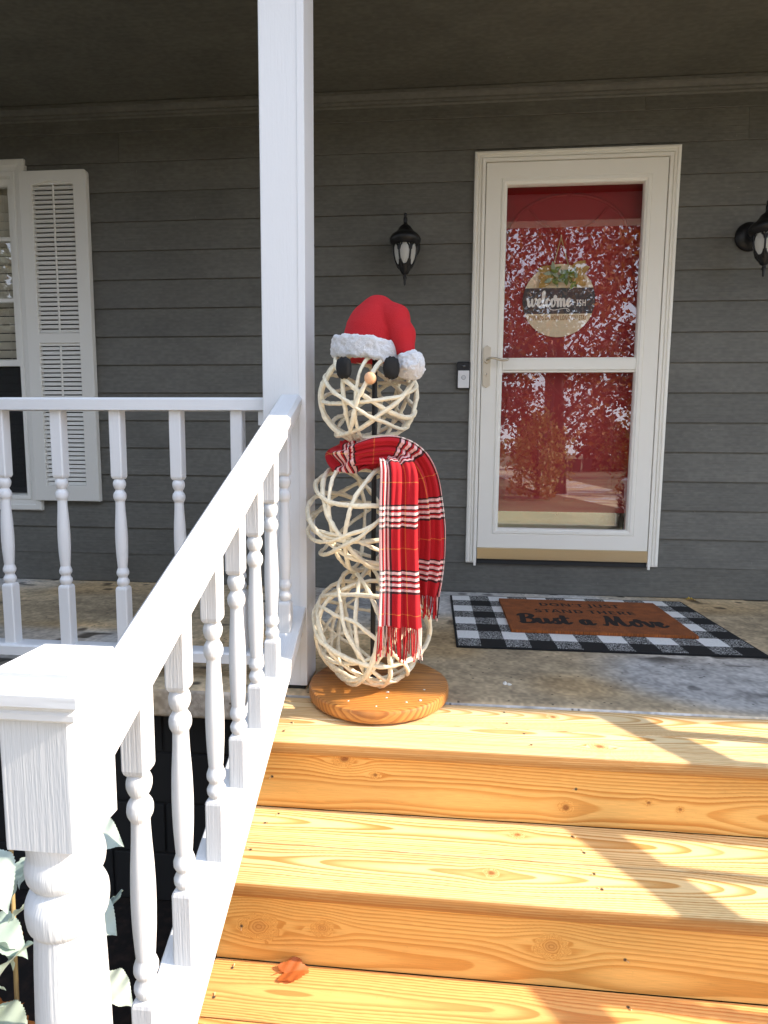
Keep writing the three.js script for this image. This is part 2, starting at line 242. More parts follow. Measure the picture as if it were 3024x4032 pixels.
{
  const d = part('storm_door', house);
  mesh('casing', frameRing(0, 1.003, 0.178, 2.27, [[0, -0.002], [0, 0.026], [0.003, 0.032], [0.012, 0.036], [0.018, 0.036], [0.021, 0.03], [0.024, 0.03], [0.026, 0.036], [0.033, 0.036], [0.035, 0.028], [0.038, 0.028], [0.04, 0.040], [0.056, 0.040], [0.057, 0.0], [0.057, -0.03]], true), doorWhite, d);
  for (const [a, b, c, e, z] of [[0.001, 0.0565, 0.17, 0.0, 0.03], [0.9465, 1.002, 0.17, 0.0, 0.03], [0.042, 0.0545, 0.155, 0.0305, 0.039], [0.9485, 0.961, 0.155, 0.0305, 0.039]]) mesh('casing_foot', bx(a, b, c, 0.1785, e, z, 0.001), doorWhite, d);
  mesh('leaf_frame', frameRing(0.0595, 0.9435, 0.254, 2.21, [[0, 0.0], [0, 0.034], [0.002, 0.036], [0.074, 0.036], [0.076, 0.034], [0.078, 0.034], [0.081, 0.040], [0.094, 0.040], [0.099, 0.035], [0.104, 0.034], [0.107, 0.028], [0.1075, 0.0]]), doorWhite, d);
  mesh('middle_rail', merge([bx(0.1662, 0.837, 1.189, 1.243, 0.004, 0.034, 0.002, 0), bx(0.1665, 0.8368, 1.178, 1.1885, 0.004, 0.026, 0.002, 0), bx(0.1665, 0.8368, 1.2435, 1.252, 0.004, 0.026, 0.002, 0)]), doorWhite, d);
  const pane = (n, y0, y1) => { const g = new THREE.PlaneGeometry(0.672, y1 - y0); g.translate(0.502, (y0 + y1) / 2, 0.012); return mesh(n, g, paneGlass, d); };
  pane('pane', 1.25, 2.106); pane('pane', 0.358, 1.18);
  mesh('kick_strip', merge([bx(0.0585, 0.9455, 0.193, 0.2545, 0.004, 0.041, 0.002, 0), bx(0.0585, 0.9455, 0.2475, 0.2535, 0.0405, 0.044, 0.001, 0)]), kickMetal, d);
  mesh('door_sweep', bx(0.06, 0.944, 0.166, 0.1925, -0.01, 0.03, 0.001, 0), rubber, d);
  const plate = new THREE.Shape(); { const w = 0.0185, a = 1.103, b = 1.309, c = 0.012; plate.moveTo(-w, a + c); plate.bezierCurveTo(-w, a + 0.004, -0.006, a + 0.004, 0, a - 0.004); plate.bezierCurveTo(0.006, a + 0.004, w, a + 0.004, w, a + c); plate.lineTo(w, b - c); plate.bezierCurveTo(w, b - 0.004, 0.006, b - 0.004, 0, b + 0.004); plate.bezierCurveTo(-0.006, b - 0.004, -w, b - 0.004, -w, b - c); }
  mesh('handle_plate', new THREE.ExtrudeGeometry(plate, { depth: 0.006, bevelEnabled: true, bevelSize: 0.0015, bevelThickness: 0.0015, bevelSegments: 2 }).translate(0.085, 0, 0.0365), nickel, d);
  mesh('door_handle', merge([tube([V(0.085, 1.236, 0.04), V(0.087, 1.238, 0.07), V(0.1, 1.243, 0.083), V(0.125, 1.241, 0.085), V(0.155, 1.233, 0.083), V(0.178, 1.233, 0.08), V(0.192, 1.239, 0.078)], 0.0062, 40, 10), new THREE.CylinderGeometry(0.013, 0.015, 0.02, 20).rotateX(Math.PI / 2).translate(0.085, 1.236, 0.052)]), nickel, d);
  mesh('lock_cylinder', merge([new THREE.CylinderGeometry(0.0085, 0.009, 0.01, 20).rotateX(Math.PI / 2).translate(0.085, 1.166, 0.047)]), nickel, d);
  mesh('keyhole', bx(0.0838, 0.0862, 1.162, 1.1705, 0.0515, 0.0528, 0), rubber, d);
  mesh('jamb', merge([bx(0.022, 0.12, 0.2, 2.25, -0.16, -0.006, 0.001), bx(0.866, 0.983, 0.2, 2.25, -0.16, -0.006, 0.001), bx(0.12, 0.866, 2.2, 2.25, -0.16, -0.006, 0.001, 0), bx(0.022, 0.983, 0.166, 0.2, -0.16, -0.012, 0.001, 0)]), std({ color: new THREE.Color(0.06, 0.022, 0.02), roughness: 0.6 }), d);
  const inner = part('inner_door', house);
  mesh('door_slab', bx(0.121, 0.865, 0.201, 2.199, -0.12, -0.078, 0.001), redDoor, inner);
  const mould = (x0, x1, y0, y1) => mesh('panel_moulding', frameRing(x0, x1, y0, y1, [[0, -0.079], [0.004, -0.0765], [0.012, -0.0755], [0.02, -0.077], [0.026, -0.0785], [0.04, -0.077], [0.05, -0.0765]]), redDoor, inner);
  mould(0.2, 0.46, 1.25, 1.82); mould(0.526, 0.786, 1.25, 1.82); mould(0.2, 0.46, 0.5, 1.08); mould(0.526, 0.786, 0.5, 1.08);
  for (let i = 0; i < 2; i++) { const s = i ? 1 : -1; mesh('fan_moulding', tube([...Array(9)].map((_, k) => { const a = (Math.PI / 2) * k / 8; return V(0.493 + s * 0.29 * Math.cos(a) + s * 0.012, 1.89 + 0.2 * Math.sin(a), -0.077); }), 0.008, 24, 6), redDoor, inner); mesh('fan_moulding', tube([V(0.493 + s * 0.05, 1.89, -0.077), V(0.493 + s * 0.3, 1.89, -0.077)], 0.008, 2, 6), redDoor, inner); mesh('fan_moulding', tube([V(0.493 + s * 0.04, 1.9, -0.077), V(0.493 + s * 0.14, 1.96, -0.077), V(0.493 + s * 0.2, 2.03, -0.077)], 0.007, 8, 6), redDoor, inner); }
  mesh('kick_plate', bx(0.128, 0.858, 0.222, 0.442, -0.078, -0.0755, 0.0005, 0), steel, inner);
  for (const x of [0.16, 0.493, 0.826]) for (const y of [0.236, 0.428]) mesh('plate_screw', new THREE.CylinderGeometry(0.004, 0.004, 0.002, 10).rotateX(Math.PI / 2).translate(x, y, -0.0748), nickel, inner);
}
{ // window with blinds, left of frame edge
  const w = part('window', house);
  mesh('casing', frameRing(-3.45, -2.415, 0.41, 2.316, [[0, -0.002], [0, 0.03], [0.006, 0.034], [0.03, 0.034], [0.036, 0.027], [0.06, 0.025], [0.064, 0.03], [0.084, 0.028], [0.088, 0.02], [0.09, 0.0], [0.09, -0.06]]), shutterWhite, w);
  const sash = (n, y0, y1, z) => mesh(n, frameRing(-3.36, -2.505, y0, y1, [[0, z - 0.02], [0, z], [0.03, z], [0.036, z - 0.006], [0.036, z - 0.03]]), shutterWhite, w);
  sash('upper_sash', 1.225, 2.226, 0.002); sash('lower_sash', 0.5, 1.262, -0.03);
  for (const y of [1.586, 1.915]) mesh('muntin', bx(-3.33, -2.535, y - 0.011, y + 0.011, -0.022, -0.004, 0.002, 0), shutterWhite, w);
  mesh('muntin', bx(-2.943, -2.921, 1.26, 2.19, -0.02, -0.006, 0.002, 1), shutterWhite, w);
  const pane = (y0, y1, z) => { const g = new THREE.PlaneGeometry(0.8, y1 - y0); g.translate(-2.932, (y0 + y1) / 2, z); mesh('pane', g, clearGlass, w); };
  pane(1.255, 2.2, -0.014); pane(0.53, 1.24, -0.05);
  mesh('insect_screen', bx(-3.36, -2.505, 0.505, 1.232, -0.0185, -0.018, 0), std({ color: new THREE.Color(0.012, 0.013, 0.013), roughness: 0.9, transparent: true, opacity: 0.72 }), w);
  const bl = part('blind', house);
  const slat = bx(-3.33, -2.535, -0.022, 0.022, -0.0012, 0.0012, 0.001, 0), bm = std({ color: new THREE.Color(0.62, 0.58, 0.47), roughness: 0.6, side: THREE.DoubleSide });
  for (let i = 0; i < 36; i++) { const m = mesh('slat', slat, bm, bl); m.position.set(0, 0.545 + i * 0.0475, -0.09); m.rotation.x = 0.55; }
  mesh('ladder_cord', merge([-2.62, -3.2].map((x) => tube([V(x, 0.52, -0.072), V(x, 2.24, -0.072)], 0.0012, 2, 5))), bm, bl);
  mesh('room_box', merge([bx(-3.36, -2.47, 0.46, 2.28, -1.2, -1.18, 0), bx(-3.38, -3.36, 0.46, 2.28, -1.2, -0.16, 0), bx(-2.47, -2.45, 0.46, 2.28, -1.2, -0.16, 0), bx(-3.36, -2.47, 2.28, 2.3, -1.2, -0.16, 0), bx(-3.36, -2.47, 0.44, 0.46, -1.2, -0.16, 0)]), std({ color: new THREE.Color(0.12, 0.11, 0.1), roughness: 0.9 }), w);
}
{ // louvred shutter
  const s = part('shutter', house), X0 = -2.434, X1 = -2.06, Y0 = 0.472, Y1 = 2.242, L0 = -2.369, L1 = -2.127, Z = 0.052;
  const sh = new THREE.Shape(); sh.moveTo(X0, Y0); sh.lineTo(X1, Y0); sh.lineTo(X1, Y1 - 0.012); sh.quadraticCurveTo(X1, Y1, X1 - 0.012, Y1); sh.lineTo(X0, Y1); sh.lineTo(X0, Y0);
  const up = new THREE.Path(); up.moveTo(L0, 1.392); up.lineTo(L1, 1.392); up.lineTo(L1, 2.176); up.bezierCurveTo(L1 - 0.05, 2.178, L1 - 0.07, 2.196, (L0 + L1) / 2, 2.198); up.bezierCurveTo(L0 + 0.07, 2.196, L0 + 0.05, 2.178, L0, 2.176); up.lineTo(L0, 1.392); sh.holes.push(up);
  const lo = new THREE.Path(); lo.moveTo(L0, 0.552); lo.lineTo(L1, 0.552); lo.lineTo(L1, 1.345); lo.lineTo(L0, 1.345); lo.lineTo(L0, 0.552); sh.holes.push(lo);
  mesh('shutter_frame', grainUV(new THREE.ExtrudeGeometry(sh, { depth: 0.026, bevelEnabled: true, bevelSize: 0.004, bevelThickness: 0.004, bevelSegments: 2, curveSegments: 10 }).translate(0, 0, 0.018), 1), shutterWhite, s);
  mesh('shutter_back', bx(X0 + 0.006, X1 - 0.006, Y0 + 0.006, Y1 - 0.014, 0.0175, 0.0205, 0), rubber, s);
  const W = L1 - L0, lou = prism([[-0.006, -0.0082], [0.0065, -0.0094], [0.008, -0.0082], [0.0, 0.0084], [-0.006, 0.0102]], 'x', L0 + 0.0005, L1 - 0.0005);
  const rod = lathe([[0.0005, -0.012], [0.0055, -0.012], [0.0055, 0.012], [0.0005, 0.012]], 8).translate((L0 + L1) / 2, 0, 0.004);
  const both = merge([lou, rod]);
  const put = (y0, y1, n) => { for (let i = 0; i < n; i++) { const m = mesh('louver', both, shutterWhite, s); m.position.set(0, mix(y0, y1, (i + 0.42) / n), 0.034); } };
  put(1.397, 2.174, 32); put(0.556, 1.328, 32);
  mesh('louver_cap', bx(L0 + 0.0005, L1 - 0.0005, 1.3285, 1.3448, 0.022, 0.04, 0.001, 0), shutterWhite, s);
  mesh('louver_cap', (() => { const c = new THREE.Shape(); c.moveTo(L0 + 0.001, 2.1755); c.lineTo(L1 - 0.001, 2.1755); c.bezierCurveTo(L1 - 0.05, 2.177, L1 - 0.07, 2.194, (L0 + L1) / 2, 2.196); c.bezierCurveTo(L0 + 0.07, 2.194, L0 + 0.05, 2.177, L0 + 0.001, 2.1755); return grainUV(new THREE.ExtrudeGeometry(c, { depth: 0.014, bevelEnabled: false, curveSegments: 10 }).translate(0, 0, 0.022), 1); })(), shutterWhite, s);
}

// ------------------------------------------------------------ wooden steps
{
  const st = thing('wooden_steps', 'new yellow pine porch steps with unpainted treads and risers', 'steps', [0, 0, 0]);
  const X0 = -0.662, X1 = 1.86, L = X1 - X0;
  const screwMat = std({ color: new THREE.Color(0.35, 0.27, 0.15), roughness: 0.45, metalness: 0.6 }), hole = std({ color: new THREE.Color(0.06, 0.03, 0.012), roughness: 0.9 }), chip = std({ color: new THREE.Color(0.75, 0.55, 0.28), roughness: 0.8 });
  const screwG = lathe([[0.0002, 0.0006], [0.0022, 0.0008], [0.0034, 0.0013], [0.0036, 0.0005], [0.0036, -0.004]], 10), holeG = new THREE.CircleGeometry(0.0041, 12).rotateX(-Math.PI / 2).translate(0, 0.0005, 0), chipG = new THREE.ConeGeometry(0.0018, 0.008, 4).rotateZ(1.9).translate(0.005, 0.0015, 0.001);
  const R = rng(12);
  function board(name, seed, y0, y1, z0, z1, knots, o = {}, screws = [], face = 'top') {
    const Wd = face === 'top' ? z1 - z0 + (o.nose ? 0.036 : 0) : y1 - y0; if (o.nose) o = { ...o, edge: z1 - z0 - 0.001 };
    const t = pine(seed, L, Wd, knots.map(([x, v, r]) => [x - X0, v, r]), o); t.repeat.set(1 / L, 1 / Wd);
    const nose = o.nose, arc = (cz, cy, r, a0, a1, n) => [...Array(n + 1)].map((_, i) => { const a = mix(a0, a1, i / n); return [cz + r * Math.cos(a), cy + r * Math.sin(a)]; });
    const e = 0.0012, f = 0.0025, r = 0.0105, prof = face !== 'top' ? [[z0, y0], [z1, y0], [z1, y1], [z0, y1]] : nose ? [[z0, y0], ...arc(z1 - r, y0 + r, r, -Math.PI / 2, 0, 5), ...arc(z1 - r, y1 - r, r, 0, Math.PI / 2, 7), [z0 + f, y1], [z0, y1 - f]] : [[z0, y0], [z1, y0], [z1, y1 - f], [z1 - f, y1], [z0 + e, y1], [z0, y1 - e]];
    const g = toCreasedNormals(prism(prof, 'x', X0, X1), 0.7);
    const gg = grainUV(g, 0, 0, 0), p = gg.attributes.position, n = gg.attributes.normal, uv = gg.attributes.uv;
    for (let i = 0; i < p.count; i++) { let v = face === 'top' ? p.getZ(i) - z0 + (y1 - p.getY(i)) * 0.9 * Math.sign(p.getZ(i) - (z0 + z1) / 2) : p.getY(i) - y0; uv.setXY(i, p.getX(i) - X0, v); }
    const m = mesh(name, gg, std({ map: t, color: new THREE.Color(...(o.tint ?? [1, 1, 1])), roughness: 0.62, bumpMap: t, bumpScale: 0.0007 }), st);
    for (const [x, q] of screws) { // q: z on a tread, y on a riser
      const h = mesh('screw_hole', holeG, hole, m), s = mesh('screw', screwG, screwMat, m), c = mesh('splinter', chipG, chip, m);
      for (const e of [h, s, c]) { if (face === 'top') e.position.set(x, y1, q); else { e.position.set(x, q, z1); e.rotation.x = Math.PI / 2; } }
      c.rotation.y = R() * 6; s.translateY(-0.0004);
    }
    return m;
  }
  const warm = { early: [232, 182, 104], late: [198, 130, 54], core: 0.8 }, gold = { early: [224, 178, 100], late: [192, 134, 58], core: 0.25 }, pink = { early: [234, 176, 104], late: [200, 118, 56] };
  board('tread_board', 101, -0.046, -0.008, 1.4345, 1.5715, [[0.19, 0.05, 0.009]], { vc: 0.045, D: 0.05, taper: 0.02, early: [236, 208, 158], late: [192, 134, 68] }, [[-0.5, 1.5], [0.05, 1.47], [0.05, 1.54]]);
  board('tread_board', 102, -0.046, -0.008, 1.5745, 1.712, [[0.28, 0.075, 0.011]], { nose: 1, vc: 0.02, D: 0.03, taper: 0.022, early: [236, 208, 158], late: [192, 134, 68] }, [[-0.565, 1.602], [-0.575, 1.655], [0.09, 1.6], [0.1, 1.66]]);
  board('riser_board', 103, -0.212, -0.046, 1.66, 1.685, [[-0.4, 0.15, 0.014], [-0.315, 0.108, 0.006], [0.19, 0.048, 0.010], [0.4, 0.075, 0.005], [0.48, 0.062, 0.005], [1.1, 0.08, 0.013]], { vc: 0.05, D: 0.09, taper: 0.006, sp: 0.006, ...warm }, [[-0.6, -0.125], [0.215, -0.11]], 'front');
  board('tread_board', 104, -0.251, -0.213, 1.6865, 1.8295, [[0.06, 0.05, 0.009], [0.9, 0.09, 0.012]], { vc: 0.06, D: 0.045, taper: 0.025, early: [235, 202, 144], late: [188, 128, 60] }, [[-0.575, 1.715], [-0.6, 1.757], [0.2, 1.73], [0.215, 1.79]]);
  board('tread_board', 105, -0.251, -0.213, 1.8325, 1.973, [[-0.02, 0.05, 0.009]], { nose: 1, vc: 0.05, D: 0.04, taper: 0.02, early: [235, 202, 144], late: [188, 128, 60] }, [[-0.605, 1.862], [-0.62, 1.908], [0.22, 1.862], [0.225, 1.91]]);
  board('riser_board', 106, -0.424, -0.251, 1.925, 1.95, [[-0.56, 0.085, 0.021], [-0.41, 0.095, 0.012], [0.11, 0.095, 0.018]], { vc: 0.03, D: 0.07, taper: 0.012, sp: 0.0075, ...gold }, [[-0.6, -0.34], [0.27, -0.345]], 'front');
  board('tread_board', 107, -0.463, -0.425, 1.9515, 2.092, [[0.3, 0.1, 0.012]], { vc: 0.07, D: 0.035, taper: 0.02, ...pink }, [[-0.615, 1.975], [-0.63, 2.05], [0.27, 1.985]]);
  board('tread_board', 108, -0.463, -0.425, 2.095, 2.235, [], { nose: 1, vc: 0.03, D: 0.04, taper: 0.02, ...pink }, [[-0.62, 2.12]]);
  board('riser_board', 109, -0.636, -0.463, 2.185, 2.21, [], { ...gold }, [], 'front');
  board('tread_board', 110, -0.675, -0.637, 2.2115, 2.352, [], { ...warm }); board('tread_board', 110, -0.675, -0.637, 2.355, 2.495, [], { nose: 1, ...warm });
  board('riser_board', 109, -0.858, -0.675, 2.445, 2.47, [], { ...gold }, [], 'front');
  for (const x of [X0 + 0.02, 0.58, X1 - 0.06]) mesh('stringer', prism([[1.43, -0.05], [1.655, -0.05], [1.655, -0.255], [1.92, -0.255], [1.92, -0.467], [2.18, -0.467], [2.18, -0.68], [2.44, -0.68], [2.44, -0.858], [2.1, -0.858], [1.43, -0.36]], 'x', x, x + 0.038, 2), std({ color: new THREE.Color(0.42, 0.27, 0.11), roughness: 0.8 }), st);
}

// ------------------------------------------------------------ turned railing parts
function turned(L, r) { // profile from top (y=0) down to -L
  const k = L, P = (t, q) => [q * r, -t * k];
  return smooth([P(0, 0.7), P(0.012, 0.86), P(0.035, 1.0), P(0.06, 0.98), P(0.085, 0.82), P(0.098, 0.66), P(0.112, 0.74), P(0.13, 0.95), P(0.155, 1.04), P(0.18, 0.98), P(0.2, 0.8), P(0.215, 0.74), P(0.3, 0.8), P(0.42, 0.93), P(0.55, 0.99), P(0.68, 0.94), P(0.8, 0.8), P(0.822, 0.76), P(0.84, 0.86), P(0.862, 0.99), P(0.885, 0.98), P(0.905, 0.78), P(0.915, 0.72), P(0.93, 0.82), P(0.95, 1.0), P(0.972, 0.97), P(0.99, 0.82), P(1, 0.72)], 110);
}
// one baluster, its local origin at the bottom of the upper block
function balusterGeo(up, L, down, w, cutUp, cutDown) { // cutUp/cutDown: slope of the ends (dy/dz)
  const h = w / 2, c = 0.0032;
  const tl = lathe(turned(L, h * 1.02), 20);
  const block = (ya, yb, sa, sb, tip) => { // square block with eased corners; lower end ya, upper end yb
    const prof = [[-h + c, -h], [h - c, -h], [h, -h + c], [h, h - c], [h - c, h], [-h + c, h], [-h, h - c], [-h, -h + c]], rows = [];
    const ring = (y, s, q) => rows.push(prof.map(([x, z]) => [x * q, y + s * z, z * q]));
    if (tip === 'down') { ring(ya, 0, 0.78); ring(ya + 0.0045, 0, 0.93); ring(ya + 0.010, 0, 1); ring(yb, sb, 1); } else { ring(ya, sa, 1); ring(yb - 0.010, 0, 1); ring(yb - 0.0045, 0, 0.93); ring(yb, 0, 0.78); }
    const pos = []; const n = 8;
    for (let i = 0; i + 1 < rows.length; i++) for (let j = 0; j < n; j++) { const a = rows[i][j], b = rows[i][(j + 1) % n], d = rows[i + 1][(j + 1) % n], e = rows[i + 1][j]; pos.push(...a, ...d, ...b, ...a, ...e, ...d); }
    for (const [row, f] of [[rows[0], 0], [rows[rows.length - 1], 1]]) for (let j = 1; j + 1 < n; j++) { if (f) pos.push(...row[0], ...row[j + 1], ...row[j]); else pos.push(...row[0], ...row[j], ...row[j + 1]); }
    const g = new THREE.BufferGeometry(); g.setAttribute('position', new THREE.Float32BufferAttribute(pos, 3)); g.computeVertexNormals(); return grainUV(g, 1, uvSeed() * 2, uvSeed() * 2);
  };
  return merge([tl, block(0, up, 0, cutUp, 'down'), block(-L - down, -L, cutDown, 0, 'up')]);
}
// a rail of given cross-section running between two points (downhill along +z), profile in (x, y)
function slopedRail(prof, x, zA, yA, zB, yB) {
  const len = Math.hypot(zB - zA, yB - yA), g = prism(prof, 'z', 0, len); const a = Math.atan2(yA - yB, zB - zA); g.rotateX(a); g.translate(x, yA, zA); return g;
}
const SX = -0.614; // centre line of the left stair railing
function stairRailing(x, label) {
  const g = thing('stair_railing', label, 'railing', [x, 0, 0], 'white stair railings');
  const handTop = (z) => 1.6 - 0.477 * z, handBot = (z) => 1.542 - 0.477 * z, lowTop = (z) => 1.028 - 0.542 * z;
  const c = 0.036;
  mesh('handrail', slopedRail([[-c, -0.026], [-c, -0.010], [-c + 0.010, 0], [c - 0.010, 0], [c, -0.010], [c, -0.026], [c - 0.004, -0.030], [c - 0.006, -0.052], [-c + 0.006, -0.052], [-c + 0.004, -0.030]], 0, 1.3905, handTop(1.3905), 2.5, handTop(2.5)), white, g);
  mesh('bottom_rail', slopedRail([[-0.045, -0.034], [-0.045, -0.003], [-0.042, 0], [0.042, 0], [0.045, -0.003], [0.045, -0.034]], 0, 1.3905, lowTop(1.3905), 2.5, lowTop(2.5)), white, g);
  for (const z of [1.475, 1.62, 1.765, 1.905, 2.048, 2.208, 2.356]) {
    const ub = 0.624 - 0.476 * (z - 1.62), L = 0.378;
    const m = mesh('baluster', balusterGeo(handBot(z) - ub + 0.002, L, ub - L - lowTop(z) + 0.002, 0.038, -0.477, -0.542), white, g); m.position.set(0, ub, z);
  }
  const n = part('newel_post', g, [0.007, 0, 2.545]);
  const h = 0.0445;
  mesh('block', (() => { const q = prism([[-h + 0.005, -h], [h - 0.005, -h], [h, -h + 0.005], [h, h - 0.005], [h - 0.005, h], [-h + 0.005, h], [-h, h - 0.005], [-h, -h + 0.005]], 'y', 0.312, 0.478); return q; })(), white, n);
  mesh('shaft', lathe(smooth([[0.0445, 0.3125], [0.0435, 0.308], [0.0425, 0.302], [0.0415, 0.29], [0.0445, 0.275], [0.0435, 0.262], [0.0395, 0.253], [0.0355, 0.25], [0.035, 0.247], [0.041, 0.24], [0.046, 0.228], [0.0465, 0.214], [0.0445, 0.2], [0.0395, 0.192], [0.0385, 0.188], [0.0405, 0.14], [0.043, 0.02], [0.0435, -0.2], [0.042, -0.4], [0.038, -0.52], [0.043, -0.54], [0.0445, -0.56], [0.038, -0.58], [0.0435, -0.6], [0.0445, -0.62]], 120), 36), white, n);
  mesh('foot_block', bx(-h, h, -0.8605, -0.615, -h, h, 0.004), white, n);
  mesh('shoulder', lathe([[0.0445, 0.306], [0.058, 0.3195], [0.0445, 0.32]], 28), white, n).scale.set(0.74, 1, 0.74);
  const sq = (rows) => { const pos = []; const cor = (r) => [[-r, -r], [r, -r], [r, r], [-r, r]]; for (let i = 0; i + 1 < rows.length; i++) { const a = cor(rows[i][0]), b = cor(rows[i + 1][0]); for (let j = 0; j < 4; j++) { const k = (j + 1) % 4; const p = [a[j][0], rows[i][1], a[j][1]], q = [a[k][0], rows[i][1], a[k][1]], r = [b[k][0], rows[i + 1][1], b[k][1]], s = [b[j][0], rows[i + 1][1], b[j][1]]; pos.push(...p, ...r, ...q, ...p, ...s, ...r); } } const l = rows[rows.length - 1], t = cor(l[0]).map(([x, z]) => [x, l[1], z]); pos.push(...t[0], ...t[2], ...t[1], ...t[0], ...t[3], ...t[2]); const b0 = cor(rows[0][0]).map(([x, z]) => [x, rows[0][1], z]); pos.push(...b0[0], ...b0[1], ...b0[2], ...b0[0], ...b0[2], ...b0[3]); const g2 = new THREE.BufferGeometry(); g2.setAttribute('position', new THREE.Float32BufferAttribute(pos, 3)); g2.computeVertexNormals(); return grainUV(g2, 0); };
  mesh('cap', sq([[0.046, 0.452], [0.054, 0.4525], [0.056, 0.455], [0.056, 0.4615], [0.0535, 0.464], [0.0545, 0.466], [0.0585, 0.468], [0.0585, 0.4715], [0.064, 0.4725], [0.0655, 0.474], [0.0655, 0.4865], [0.0645, 0.488], [0.0455, 0.4985], [0.0455, 0.5035], [0.044, 0.505]]), whiteSmooth, n).position.y = 0.02;
  return g;
}
stairRailing(SX, 'white stair railing with turned balusters and capped newel beside the snowman');
stairRailing(1.655, 'white stair railing on the far right side of the pine steps');
{ // level porch railing to the left of the post
  const g = thing('porch_railing', 'white level porch railing with turned balusters left of the square post', 'railing', [0, 0, 1.322]);
  mesh('top_rail', prism([[-0.034, 0.892], [-0.034, 0.925], [-0.028, 0.932], [0.028, 0.932], [0.034, 0.925], [0.034, 0.892]], 'x', -4.2, -0.7015), whiteSmooth, g);
  mesh('bottom_rail', prism([[-0.034, 0.062], [-0.034, 0.092], [-0.028, 0.098], [0.028, 0.098], [0.034, 0.092], [0.034, 0.062]], 'x', -4.2, -0.7015), whiteSmooth, g);
  const geo = balusterGeo(0.226, 0.362, 0.214, 0.039, 0, 0);
  for (let i = 0; i < 15; i++) { const m = mesh('baluster', geo, whiteSmooth, g); m.position.set(-0.805 - i * 0.2035, 0.668, 0); }
  mesh('rail_bracket', bx(-0.7325, -0.7015, 0.845, 0.8915, -0.02, 0.02, 0.003), whiteSmooth, g);
  mesh('rail_foot', bx(-3.05, -3.01, 0.0, 0.0625, -0.02, 0.02, 0.003), whiteSmooth, g);
}
function porchPost(x, label) {
  const g = thing('porch_post', label, 'post', [x, 0, 1.322], 'square porch posts'); const w = 0.0675;
  mesh('post_shaft', prism([[-w + 0.003, -w], [w - 0.003, -w], [w, -w + 0.003], [w, w - 0.003], [w - 0.003, w], [-w + 0.003, w], [-w, w - 0.003], [-w, -w + 0.003]], 'y', 0.014, 2.3885), whiteSmooth, g);
  mesh('corner_trim', bx(0.046, w + 0.0005, 0.0145, 2.388, w - 0.001, w + 0.0028, 0.001), whiteSmooth, g);
  mesh('post_base', bx(-0.06, 0.06, 0.0, 0.0135, -0.06, 0.062, 0.001), darkMetal, g);
}
porchPost(-0.6345, 'tall square white post directly behind the upper stair handrail');
porchPost(1.655, 'square white post at the right end of the steps');

